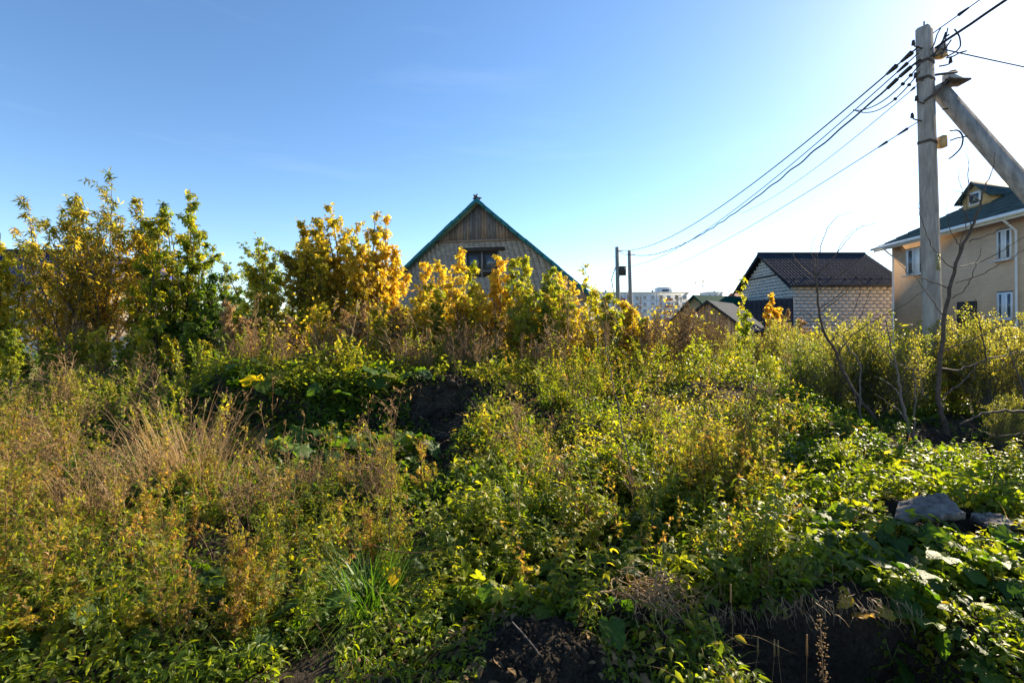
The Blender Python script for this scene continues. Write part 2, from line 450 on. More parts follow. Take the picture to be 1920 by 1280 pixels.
M['concrete'] = plain('old concrete', (0.29, 0.265, 0.24), 0.9, 0.24, 9, 0.6, stretch=(1, 1, 0.22))
M['steel'] = plain('rusted steel', (0.07, 0.05, 0.04), 0.7, 0.3, 12)
M['cable'] = plain('black cable', (0.018, 0.018, 0.02), 0.5, 0.1, 8)
M['porcelain'] = plain('pale insulator', (0.45, 0.42, 0.38), 0.35, 0.1, 8)
M['dark'] = plain('dark timber', (0.035, 0.03, 0.028), 0.8, 0.25, 6)
M['blue'] = plain('blue paint', (0.012, 0.022, 0.16), 0.5, 0.15, 2)
M['hazed_wall'] = plain('panel wall with haze tint', (0.62, 0.64, 0.67), 0.9, 0.06, 0.15)  # distance haze of the flats mixed into the wall colour; nearer walls share it
M['red_panel'] = plain('brick red panel', (0.34, 0.15, 0.13), 0.9, 0.1, 0.5)
M['whitewash'] = plain('whitewashed concrete', (0.62, 0.6, 0.57), 0.85, 0.12, 2, 0.2)
m_, nt_, b_ = mat_new('window glass')
b_.inputs['Base Color'].default_value = (0.07, 0.09, 0.11, 1); b_.inputs['Roughness'].default_value = 0.05
b_.inputs['Specular IOR Level'].default_value = 0.8
M['glass'] = m_
def beige_brick():
    m, nt, b = mat_new('beige facing brick')
    t = nt.nodes.new('ShaderNodeTexCoord')
    sp = nt.nodes.new('ShaderNodeSeparateXYZ'); cb = nt.nodes.new('ShaderNodeCombineXYZ')
    ad = nt.nodes.new('ShaderNodeMath'); ad.operation = 'ADD'
    nt.links.new(t.outputs['Object'], sp.inputs[0])
    nt.links.new(sp.outputs['X'], ad.inputs[0]); nt.links.new(sp.outputs['Y'], ad.inputs[1])
    nt.links.new(ad.outputs[0], cb.inputs['X']); nt.links.new(sp.outputs['Z'], cb.inputs['Y'])
    br = nt.nodes.new('ShaderNodeTexBrick')
    br.inputs['Scale'].default_value = 1.0
    br.inputs['Brick Width'].default_value = 0.26; br.inputs['Row Height'].default_value = 0.077
    br.inputs['Mortar Size'].default_value = 0.006
    br.inputs['Color1'].default_value = (0.70, 0.46, 0.28, 1); br.inputs['Color2'].default_value = (0.61, 0.40, 0.245, 1)
    br.inputs['Mortar'].default_value = (0.40, 0.32, 0.25, 1)
    nt.links.new(cb.outputs[0], br.inputs['Vector'])
    n = nt.nodes.new('ShaderNodeTexNoise'); n.inputs['Scale'].default_value = 0.6; n.inputs['Detail'].default_value = 5
    nt.links.new(t.outputs['Object'], n.inputs['Vector'])
    r2 = ramp(nt, [(0.3, (0.85,) * 3), (0.7, (1.1,) * 3)])
    nt.links.new(n.outputs['Fac'], r2.inputs['Fac'])
    mm = nt.nodes.new('ShaderNodeMixRGB'); mm.blend_type = 'MULTIPLY'; mm.inputs['Fac'].default_value = 1
    nt.links.new(br.outputs['Color'], mm.inputs['Color1']); nt.links.new(r2.outputs['Color'], mm.inputs['Color2'])
    nt.links.new(mm.outputs[0], b.inputs['Base Color'])
    b.inputs['Roughness'].default_value = 0.8
    bp = nt.nodes.new('ShaderNodeBump'); bp.inputs['Strength'].default_value = 0.5; bp.inputs['Distance'].default_value = 0.008; bp.invert = True
    nt.links.new(br.outputs['Fac'], bp.inputs['Height']); nt.links.new(bp.outputs['Normal'], b.inputs['Normal'])
    return m
M['beige'] = beige_brick()

BOX = {}
def box_mesh(s, mat, key='box'):
    k = (tuple(round(v, 4) for v in s), mat)
    if k not in BOX:
        BOX[k] = Geo().box((0, 0, 0), s).mesh(key, M[mat])
    return BOX[k]

def part_box(name, c, s, mat, parent, rz=0.0, **kw):
    return obj(name, box_mesh(s, mat, name), parent, loc=c, rot=(0, 0, rz), **kw)

# ------------------------------------------------------------------ old brick house with the teal gable roof
def old_house():
    th = R(-12)
    t = thing('gabled_house', 'old grey brick house with teal edged gable roof and planked attic front', 'house', (-1.60, 23.0, 0.2), th)
    # local: x along the gable, y away, z up;   wall front at y = 0
    hw, ez, az, Ld = 5.05, 3.05, 7.35, 11.0     # half width, eave and apex heights above the local base
    sl = (az - ez) / hw
    # back-up wall, set behind the bricks
    g = Geo()
    g.prism([(-hw, 0.07, 0), (hw, 0.07, 0), (hw, 0.07, ez), (0, 0.07, az - .02), (-hw, 0.07, ez)], (0, 0.25, 0))
    g.box((-hw + .12, Ld / 2 + .2, ez / 2), (.24, Ld - .3, ez)); g.box((hw - .12, Ld / 2 + .2, ez / 2), (.24, Ld - .3, ez))
    g.box((0, Ld, ez / 2), (2 * hw, .2, ez))
    obj('wall', g.mesh('wall', M['mortar']), t)
    # courses of brick as real pieces
    zp = 5.62     # planks start here
    g = Geo()
    wx0, wx1, wz0, wz1 = -0.62, 0.98, 3.85, 5.05
    rng = np.random.RandomState(4)
    bh, bl = 0.088, 0.26
    row = 0
    z = 1.2
    while z + bh < zp:
        half = hw if z < ez else hw - (z + bh - ez) / sl
        x = -half + (0 if row % 2 else -bl / 2)
        while x < half:
            a, b = max(x + .006, -half), min(x + bl - .006, half)
            if b - a > 0.05:
                segs = [(a, b)]
                if z + bh > wz0 and z < wz1 + .12:
                    segs = [(p, q) for p, q in ((a, min(b, wx0)), (max(a, wx1), b)) if q - p > .04]
                for p, q in segs:
                    d = rng.uniform(-.006, .006)
                    g.box(((p + q) / 2, 0.035 + d, z + bh / 2), (q - p, 0.08, bh - .016), tint=rng.beta(2, 2))
            x += bl
        z += bh; row += 1
    obj('brickwork', g.mesh('brickwork', M['brick_grey']), t, kind='stuff')
    # vertical planks of the attic front, one by one
    x = -(az - zp) / sl + .02
    k = 0
    while x < (az - zp) / sl - .05:
        wd = rng.uniform(.125, .17)
        a, b = x, min(x + wd, (az - zp) / sl)
        top = lambda q: max(zp + .03, az - abs(q) * sl - .05)
        mid = [((a + b) / 2, -0.0, top((a + b) / 2))] if a * b >= 0 else [(0, 0, az - .05)]
        gg = Geo()
        gap = .006
        gg.prism([(a + gap, 0, zp), (b - gap, 0, zp), (b - gap, 0, top(b - gap)), *mid, (a + gap, 0, top(a + gap))], (0, .035, 0), tint=rng.rand())
        pl = obj('plank', gg.mesh('plank', M['plank_grey' if -0.75 < x < 0.75 and rng.rand() < .7 else 'plank']), t, loc=(0, -.02 + rng.uniform(-.008, .008), 0))
        x += wd; k += 1
    part_box('ledge_board', (0, -.03, zp - .05), (2 * (az - zp) / sl + .35, .1, .09), 'plank', t)
    part_box('lintel', (0.15, -.03, wz1 + .09), (2.3, .12, .16), 'dark', t)
    # attic window opening: dark frame with two panes and a cross post
    w = obj('window', Geo().box((0, 0, (wz0 + wz1) / 2 - wz0), (wx1 - wx0, .03, wz1 - wz0)).mesh('window', M['dark']), t, loc=((wx0 + wx1) / 2, .05, wz0))
    for s in (-1, 1):
        part_box('pane', (s * .42, -.02, .68), (.5, .01, .7), 'glass', w)
    part_box('frame', (0, -.035, .6), (.09, .05, 1.2), 'plank_grey', w)
    part_box('frame', (-.78, -.035, .6), (.07, .05, 1.2), 'plank_grey', w)
    part_box('frame', (.78, -.035, .6), (.07, .05, 1.2), 'plank_grey', w)
    part_box('frame', (0, -.035, .28), (1.5, .04, .07), 'plank_grey', w)
    # roof: two corrugated slopes with an overhang and teal barge boards
    ov, oe = .35, .42
    for s in (-1, 1):
        g = Geo()
        n = 64
        ys = np.linspace(-ov, Ld + ov, n)
        us = np.linspace(0, hw + oe, 9)
        yy, uu = np.meshgrid(ys, us)
        zz = az + .16 - uu * sl + .02 * np.sin(yy * 2 * math.pi / .36)
        v = np.stack([s * uu, yy, zz], -1).reshape(-1, 3)
        i, j = np.meshgrid(np.arange(8), np.arange(n - 1), indexing='ij')
        f = np.stack([i * n + j, i * n + j + 1, (i + 1) * n + j + 1, (i + 1) * n + j], -1).reshape(-1, 4)
        g.raw(v, f4=f); g.raw(v - [0, 0, .04], f4=f[:, ::-1])
        obj('roof_slope', g.mesh('roof_slope', M['teal']), t)
        g = Geo()
        e = hw + oe
        nseg = 14
        for q in range(nseg):      # the board is a little ragged: short lengths that overlap
            u0, u1 = e * q / nseg, e * (q + 1) / nseg + .03
            dz = rng.uniform(-.02, .02)
            g.prism([(s * u0, -ov - .03, az + .17 - u0 * sl + dz), (s * u1, -ov - .03, az + .17 - u1 * sl + dz), (s * u1, -ov - .03, az - .06 - u1 * sl + dz), (s * u0, -ov - .03, az - .06 - u0 * sl + dz)], (0, .035, 0), tint=rng.rand())
        obj('barge_board', g.mesh('barge_board', M['teal']), t)
        # rafters seen under the overhang
        for q in range(5):
            pass
    # broken ridge boards
    for (x0, z0, x1, z1) in ((-.22, .12, .10, .62), (.28, .1, -.12, .52), (-.30, .2, .06, .3), (-.12, .15, -.2, .58), (.05, .3, .42, .18)):
        x0, x1, z0, z1 = x0 * .6, x1 * .6, .05 + z0 * .5, .05 + z1 * .5
        g = Geo(); g.tube([(x0, -.3, az + z0), (x1, -.34, az + z1)], .04, .032, 4, cap=True)
        obj('ridge_board', g.mesh('ridge_board', M['dark']), t)
    # eave wall end boards on the right
    part_box('eave_board', (hw - .1, -.15, ez - .15), (.45, .04, .45), 'plank', t)
old_house()

# ------------------------------------------------------------------ block garage with dark tile roof
def block_house():
    x0, x1, y0, y1 = 16.25, 22.4, 28.0, 34.3
    t = thing('block_house', 'unplastered pale block outbuilding with dark metal tile gable roof', 'outbuilding', (x0, y0, 0.2))
    W, D = x1 - x0, y1 - y0
    ez, az = 4.05, 6.1
    g = Geo()
    g.box((W / 2 + .02, D / 2 + .02, ez / 2), (W - .1, D - .1, ez))
    g.prism([(.07, .05, ez), (.07, D - .05, ez), (.07, D / 2, az - .05)], (.3, 0, 0))
    g.prism([(W - .3, .05, ez), (W - .3, D - .05, ez), (W - .3, D / 2, az - .05)], (.25, 0, 0))
    obj('wall', g.mesh('wall', M['mortar']), t)
    rng = np.random.RandomState(8)
    bl, bh = .40, .205
    blocks = [Geo().box((0, 0, 0), (bl - .028, .1, bh - .03), jit=.003).mesh('block', M['block']) for _ in range(3)]
    r = 0
    z = 1.15
    while z + bh < ez - .12:          # the long wall, block by block
        x = .0 if r % 2 else -bl / 2
        while x < W - .05:
            a, b = max(x, 0), min(x + bl, W)
            if b - a > bl - .01:
                obj('block', blocks[rng.randint(3)], t, loc=((a + b) / 2, rng.uniform(-.008, .008), z + bh / 2))
            elif b - a > .08:
                obj('block', box_mesh((round(b - a - .028, 3), .1, bh - .03), 'block', 'block'), t, loc=((a + b) / 2, 0, z + bh / 2))
            x += bl
        z += bh; r += 1
    g = Geo()
    z = 1.15; r = 0
    while z + bh < az - .1:            # the gable wall, foreshortened, joined
        half = D / 2 if z + bh < ez else (az - z - bh) / (az - ez) * D / 2
        y = D / 2 - half + (0 if r % 2 else -bl / 2)
        while y < D / 2 + half:
            a, b = max(y, D / 2 - half), min(y + bl, D / 2 + half)
            if b - a > .08:
                g.box((rng.uniform(-.008, .008), (a + b) / 2, z + bh / 2), (.1, b - a - .028, bh - .03), tint=rng.rand())
            y += bl
        z += bh; r += 1
    obj('gable_blockwork', g.mesh('gable_blockwork', M['block']), t, kind='stuff')
    part_box('tie_band', (-.06, D / 2, ez + .62), (.06, 3.4, .1), 'dark', t)
    w = obj('window', box_mesh((.06, .8, .62), 'white', 'window'), t, loc=(-.07, 4.55, 2.05))
    for s in (-1, 1): part_box('pane', (-.035, s * .19, 0), (.01, .32, .5), 'glass', w)
    part_box('eave_beam', (W / 2, -.02, ez - .06), (W, .18, .12), 'cream', t)
    # roof slopes of metal tile: steps down the slope, waves along it
    sl = (az - ez) / (D / 2)
    for s in (-1, 1):
        g = Geo()
        nx, nu = 120, 33
        xs = np.linspace(-.42, W + .3, nx)
        us = np.linspace(0, D / 2 + .45, nu)
        xx, uu = np.meshgrid(xs, us)
        step = (uu / .35) % 1.0
        zz = az + .1 - uu * sl + .022 * np.sin(xx * 2 * math.pi / .2) + .03 * (1 - step)
        v = np.stack([xx, D / 2 + s * uu, zz], -1).reshape(-1, 3)
        i, j = np.meshgrid(np.arange(nu - 1), np.arange(nx - 1), indexing='ij')
        f = np.stack([i * nx + j, i * nx + j + 1, (i + 1) * nx + j + 1, (i + 1) * nx + j], -1).reshape(-1, 4)
        g.raw(v, f4=f)
        g.prism([(-.42, D / 2, az + .07), (-.42, D / 2 + s * (D / 2 + .45), az + .07 - (D / 2 + .45) * sl), (-.42, D / 2 + s * (D / 2 + .45), az - .12 - (D / 2 + .45) * sl), (-.42, D / 2, az - .12)], (.05, 0, 0))
        obj('roof_slope', g.mesh('roof_slope', M['dark_tile']), t)
    part_box('gutter', (W / 2 - .06, -.47, ez - .22), (W + .72, .1, .1), 'dark', t)
    part_box('ridge_cap', (W / 2 - .06, D / 2, az + .13), (W + .72, .22, .06), 'dark_tile', t)
    for k in range(9):
        o = obj('snow_guard', box_mesh((.10, .04, .14), 'dark', 'snow_guard'), t, loc=(.15 + k * .74, .1 + (k % 2) * .14, ez + .2 + (k % 2) * .09))
block_house()

# ------------------------------------------------------------------ beige brick house
def beige_house():
    A = Vector((19.4, 24.7)); B = Vector((18.5, 17.5))
    u = (B - A).normalized()                       # along the wall, towards the camera
    n = Vector((u.y, -u.x)).normalized()            # outward
    if n.x > 0: n = -n
    rz = math.atan2(u.y, u.x)
    t = thing('brick_house', 'two storey beige brick house with dark green hipped roof and white gutters', 'house', (A.x, A.y, -.2), rz)
    # local x along the wall towards the camera, local -y outward when n is to the right of u ...
    q = Matrix.Rotation(-rz, 2) @ n
    s = 1 if q.y > 0 else -1                        # outward side in local y
    L_, D_, ez = 12.5, 10.0, 5.95
    def hit(px, py):
        dx, dy = (px - 960) / F, 1.0
        # A + a*u = k*(dx,dy)
        det = u.x * (-dy) - u.y * (-dx)
        a = (-A.x * (-dy) - (-A.y) * (-dx)) / det
        k = (A.y + a * u.y)
        return a, CZ + (HZ - py) / F * k + .2
    g = Geo()
    g.box((L_ / 2, -s * D_ / 2, ez / 2), (L_, D_, ez))
    obj('wall', g.mesh('wall', M['beige']), t)
    part_box('eave_soffit', (L_ / 2, s * .2, ez - .02), (L_ + .6, .62, .07), 'cream', t)
    # hipped roof
    ov = .55; hz = ez + 3.3
    e = [(-ov, s * ov, ez), (L_ + ov, s * ov, ez), (L_ + ov, -s * (D_ + ov), ez), (-ov, -s * (D_ + ov), ez)]
    r1 = (D_ / 2 - .4, -s * D_ / 2, hz); r2 = (L_ - D_ / 2 + .4, -s * D_ / 2, hz)
    for nm, pl in (('roof_slope', [e[0], e[1], r2, r1]), ('roof_slope', [e[1], e[2], r2]), ('roof_slope', [e[2], e[3], r1, r2]), ('roof_slope', [e[3], e[0], r1])):
        g = Geo()
        # courses of shingles: overlapping bands up the slope
        a, b = np.array(pl[0], float), np.array(pl[1], float)
        if len(pl) == 4: c, d = np.array(pl[2], float), np.array(pl[3], float)
        else: c = d = np.array(pl[2], float)
        nb = 16
        nrm = np.cross(b - a, d - a); nrm /= np.linalg.norm(nrm)
        if nrm[2] < 0: nrm = -nrm
        for k in range(nb):
            f0, f1 = k / nb, (k + 1) / nb
            v = [a + (d - a) * f0, b + (c - b) * f0, b + (c - b) * f1, a + (d - a) * f1]
            g.raw([v[0] + nrm * .05, v[1] + nrm * .05, v[2] + nrm * .02, v[3] + nrm * .02, v[0], v[1]], f4=[[0, 1, 2, 3], [4, 5, 1, 0]], tint=rs.rand())
        obj(nm, g.mesh(nm, M['green_roof']), t)
    part_box('gutter', (L_ / 2, s * (ov + .07), ez - .03), (L_ + 1.2, .14, .13), 'white', t)
    part_box('fascia', (L_ / 2, s * (ov - .02), ez - .08), (L_ + 1.1, .03, .2), 'white', t)
    for px in (1679.5, 1912):
        a, _ = hit(px, 560)
        g = Geo()
        g.tube([(a, s * (ov + .05), ez - .1), (a, s * .12, ez - .55), (a, s * .1, 1.0), (a, s * .1, .2)], .042, .042, 8)
        obj('downpipe', g.mesh('downpipe', M['white'], smooth=True), t)
    def window(px0, py0, px1, py1, split):
        a0, z1 = hit(px0, py0); a1, _ = hit(px1, py0); _, z0 = hit(px0, py1)
        if a1 < a0: a0, a1 = a1, a0
        wd, ht = a1 - a0, z1 - z0
        w_ = obj('window', box_mesh((round(wd, 3), .05, round(ht, 3)), 'white', 'window'), t, loc=((a0 + a1) / 2, s * .015, (z0 + z1) / 2))
        fw = .07
        edges = [-wd / 2] + [(-.5 + q) * wd for q in split] + [wd / 2]
        for k in range(len(edges) - 1):
            l, r_ = edges[k] + fw, edges[k + 1] - fw
            part_box('pane', ((l + r_) / 2, s * .03, 0), (round(r_ - l, 3), .012, round(ht - 2 * fw, 3)), 'glass', w_)
            part_box('curtain', ((l + r_) / 2 - (r_ - l) * (.22 if k else .3), s * .038, 0), (round((r_ - l) * (.5 if k else .3), 3), .004, round(ht - 2 * fw, 3)), 'white', w_)
        part_box('sill', (0, s * .09, -ht / 2 - .03), (round(wd + .16, 3), .2, .04), 'white', w_)
        part_box('reveal', (0, s * .005, ht / 2 + .02), (round(wd, 3), .03, .04), 'dark', w_)
        return w_
    window(1700, 469, 1739, 517, (.36,))
    window(1870, 433, 1898, 489, (.4,))
    window(1871, 549, 1900, 598, (.4,))
    for (px0, py0, px1, py1) in ((1796, 566, 1832, 625), (1731, 566, 1744, 625)):
        a0, z1 = hit(px0, py0); a1, _ = hit(px1, py0); _, z0 = hit(px0, py1)
        dr = part_box('door', ((a0 + a1) / 2, s * .01, (z0 + z1) / 2), (round(abs(a1 - a0), 3), .06, round(z1 - z0, 3)), 'dark', t)
        part_box('handle', ((abs(a1 - a0)) * .35, s * .05, 0), (.12, .05, .03), 'porcelain', dr)
    # dormer on the slope that faces the plot
    a0, a1 = 2.4, 4.05
    yd = -s * 1.45
    ac = (a0 + a1) / 2
    zb = ez + (1.45 + ov) / (D_ / 2 + ov) * (hz - ez) - .05
    d = obj('dormer', Geo().prism([(a0 + .1, yd, zb), (a1 - .1, yd, zb), (a1 - .1, yd, zb + .55), (ac, yd, zb + 1.15), (a0 + .1, yd, zb + .55)], (0, -s * 1.9, 0)).mesh('dormer', M['cream']), t)
    for sd in (-1, 1):
        g = Geo()
        xe = ac + sd * (ac - a0 + .12)
        g.prism([(ac, yd + s * .2, zb + 1.22), (xe, yd + s * .2, zb + .42), (xe, yd + s * .2, zb + .34), (ac, yd + s * .2, zb + 1.12)], (0, -s * 2.6, 0))
        obj('dormer_roof', g.mesh('dormer_roof', M['green_roof']), d)
    part_box('dormer_window', (ac, yd + s * .02, zb + .44), (.62, .06, .6), 'white', d)
    part_box('dormer_pane', (ac, yd + s * .055, zb + .44), (.44, .012, .42), 'glass', d)
beige_house()

# ------------------------------------------------------------------ shed, green roofed cottage, dark fence, far flats
def gable_box(name, label, cat, c, rz, hw, ln, ez, az, wall, roof, gable=None, ov=.2, corr=0, planks=None):
    t = thing(name, label, cat, c, rz)
    g = Geo()
    g.box((0, ln / 2, ez / 2), (2 * hw, ln, ez))
    obj('wall', g.mesh('wall', M[wall]), t)
    for y0_ in (0, ln - .1):
        g = Geo()
        g.prism([(-hw, y0_, ez), (hw, y0_, ez), (0, y0_, az)], (0, .1, 0))
        obj('gable', g.mesh('gable', M[gable or wall]), t)
    sl = (az - ez) / hw
    if planks:
        x = -hw
        rng = np.random.RandomState(3)
        while x < hw - .02:
            wd = planks
            a, b = x, min(x + wd, hw)
            top = lambda q: az - abs(q) * sl - .02
            gg = Geo()
            mid = [(0, 0, top(0))] if a < -.01 and b > .01 else []
            gg.prism([(a + .006, -.04, .5), (b - .006, -.04, .5), (b - .006, -.04, top(b)), *mid, (a + .006, -.04, top(a))], (0, .03, 0), tint=rng.rand())
            obj('plank', gg.mesh('plank', M['plank_raw']), t, loc=(0, rng.uniform(-.008, .008), 0))
            x += wd
    for s in (-1, 1):
        g = Geo()
        nx = max(3, int((ln + 2 * ov) / .06)) if corr else 3
        ys = np.linspace(-ov, ln + ov, nx); us = np.array([0, hw + ov])
        yy, uu = np.meshgrid(ys, us)
        zz = az + .06 - uu * sl + (corr * np.sin(yy * 2 * math.pi / .24) if corr else 0)
        v = np.stack([s * uu, yy, zz], -1).reshape(-1, 3)
        f = np.array([[j, j + 1, nx + j + 1, nx + j] for j in range(nx - 1)])
        g.raw(v, f4=f); g.raw(v - [0, 0, .05], f4=f[:, ::-1])
        obj('roof_slope', g.mesh('roof_slope', M[roof]), t)
        g = Geo()
        e = hw + ov
        g.prism([(0, -ov - .02, az + .08), (s * e, -ov - .02, az + .08 - e * sl), (s * e, -ov - .02, az - .06 - e * sl), (0, -ov - .02, az - .06)], (0, .03, 0))
        obj('barge_board', g.mesh('barge_board', M['dark' if roof == 'grey_sheet' else roof]), t)
    return t
p = P(1328, 565, 20)
gable_box('garden_shed', 'small shed with raw timber gable and grey ribbed metal roof', 'shed', (p.x, p.y, .3), R(-40), 1.5, 3.4, 1.25, 2.42, 'plank_raw', 'grey_sheet', ov=.12, corr=.012, planks=.15)
p = P(1300, 556, 32)
gable_box('green_roof_cottage', 'low pale cottage with bright green sheet roof behind the timber shed', 'cottage', (p.x, p.y - .4, .2), R(-66), 2.3, 4.2, 1.75, 3.5, 'hazed_wall', 'green_sheet', gable='cream', ov=.2)
def dark_fence():
    a, b = P(1386, 563, 26), P(1432, 563, 24.5)
    t = thing('sheet_fence', 'tall black profiled sheet fence beside the block outbuilding', 'fence', (a.x, a.y, .2), math.atan2(b.y - a.y, b.x - a.x))
    ln = (b - a).length + 1.5
    k = 0
    while k * .3 < ln:
        g = Geo(); g.prism([(0, 0, 0), (.05, -.03, 0), (.2, -.03, 0), (.25, 0, 0), (.29, 0, 0), (.29, .02, 0), (0, .02, 0)], (0, 0, 2.85))
        obj('panel', g.mesh('panel', M['black_fence']), t, loc=(k * .3, 0, 0))
        k += 1
    part_box('rail', (ln / 2, .04, 2.6), (ln, .04, .06), 'black_fence', t)
dark_fence()

def flats(name, label, px0, px1, pytop, d, floors, tower=None, red=True):
    a, b = P(px0, pytop, d), P(px1, pytop, d)
    t = thing(name, label, 'flats', (a.x, d, 0))
    W = b.x - a.x; Hh = a.z
    g = Geo(); g.box((W / 2, 6, Hh / 2), (W, 12, Hh))
    obj('wall', g.mesh('wall', M['hazed_wall']), t)
    part_box('parapet', (W / 2, 5.6, Hh + .15), (W + .4, 12.4, .5), 'hazed_wall', t)
    rng = np.random.RandomState(int(px0))
    if tower:
        x0, x1, h = tower
        part_box('stair_tower', ((x0 + x1) / 2 * W, 5, Hh + h / 2), ((x1 - x0) * W, 7, h), 'hazed_wall', t)
        part_box('tower_vent', ((x0 + x1) / 2 * W, 1.45, Hh + h * .45), ((x1 - x0) * W * .5, .1, .8), 'dark', t)
    M['hazed_far_glass'] = plain('far glass with haze tint', (0.30, 0.33, 0.37), .6, .2, .3)  # distance haze painted in: panes greyed and lightened, no air is built
    win = Geo().box((0, 0, 0), (1.3, .1, 1.4)).mesh('window', M['hazed_far_glass'])
    fr = Geo().box((0, 0, 0), (1.8, .06, 1.8)).mesh('window_frame', M['white'])
    n = int(W / 3.2)
    for fl in range(floors):
        z = Hh - 2.0 - fl * 2.9
        part_box('floor_joint', (W / 2, -.03, z - 1.35), (W, .06, .12), 'mortar', t)
        for k in range(n):
            x = (k + .5) * W / n
            w_ = obj('window', fr, t, loc=(x, -.05, z))
            obj('pane', win, w_, loc=(0, -.05, 0))
            if red and k % 6 == 3:
                part_box('balcony', (x, -.6, z - .9), (2.9, 1.1, 1.1), 'red_panel', t)
    for k in range(max(2, n // 4)):
        part_box('roof_vent', ((k + .6) * W / (n // 4 + 1), 4, Hh + .9), (.7, .7, 1.1), 'concrete', t)
    for k in range(1, n // 5 + 1):
        part_box('panel_joint', (k * W / (n // 5 + 1), -.03, Hh / 2), (.14, .07, Hh), 'mortar', t)
flats('apartment_block', 'long pale panel apartment block with red balconies far beyond the two poles', 1112, 1291, 549, 210, 5, (.70, .84, 2.6))
flats('apartment_block', 'far pale apartment block rising just over the green cottage roof', 1326, 1356, 548, 300, 3, None, False)
p = P(1385, 552, 45)
gable_box('red_roof_house', 'brown red roofed house peeping out behind the block outbuilding', 'house', (p.x - .4, p.y, .2), R(-80), 2.6, 5, 3.2, 4.55, 'hazed_wall', 'red_panel', ov=.3)
p = P(1215, 605, 26)
gable_box('dark_roof_shed', 'low shed with dark roof edge half hidden by weeds below the flats', 'shed', (p.x - .9, p.y, .1), R(20), 1.9, 4, 1.2, 1.95, 'dark', 'dark', ov=.2)

def left_yard():
    # blue and grey building behind the trees, whitewashed slab fence in front of it
    a = P(-140, 472, 27); b = P(150, 472, 27)
    t = thing('blue_building', 'long building with dark blue upper cladding behind the willow', 'building', (a.x, 27, .2))
    W = b.x - a.x; Ht = a.z - .2
    g = Geo(); g.box((W / 2, 4, (Ht - 2.1) / 2), (W, 8, Ht - 2.1)); obj('wall', g.mesh('wall', M['concrete']), t)
    n = 24
    for k in range(n):
        o = obj('cladding_panel', box_mesh((round(W / n - .03, 3), 8.1, 2.0), 'blue', 'cladding_panel'), t, loc=((k + .5) * W / n, 4, Ht - 1.1))
    part_box('roof', (W / 2, 4, Ht + .03), (W + .4, 8.6, .14), 'dark', t)
    for k in range(6):
        w_ = obj('window', box_mesh((1.3, .06, 1.1), 'white', 'window'), t, loc=(1.2 + k * 1.5, -.02, Ht - 3.0))
        part_box('pane', (0, -.04, 0), (1.1, .01, .9), 'glass', w_)
    p0 = P(-120, 640, 20)
    t = thing('slab_fence', 'low whitewashed concrete slab fence behind the trees', 'fence', (p0.x, 20, .2), R(1))
    x = 0
    while x < 10.6:
        o = obj('slab', box_mesh((2.44, .1, .95), 'whitewash', 'slab'), t, loc=(x + 1.25, 0, .62), rot=(R(rs.uniform(-1.5, 1.5)), 0, 0))
        o2 = part_box('fence_post', (x, .02, .6), (.14, .16, 1.2), 'concrete', t)
        x += 2.5
left_yard()

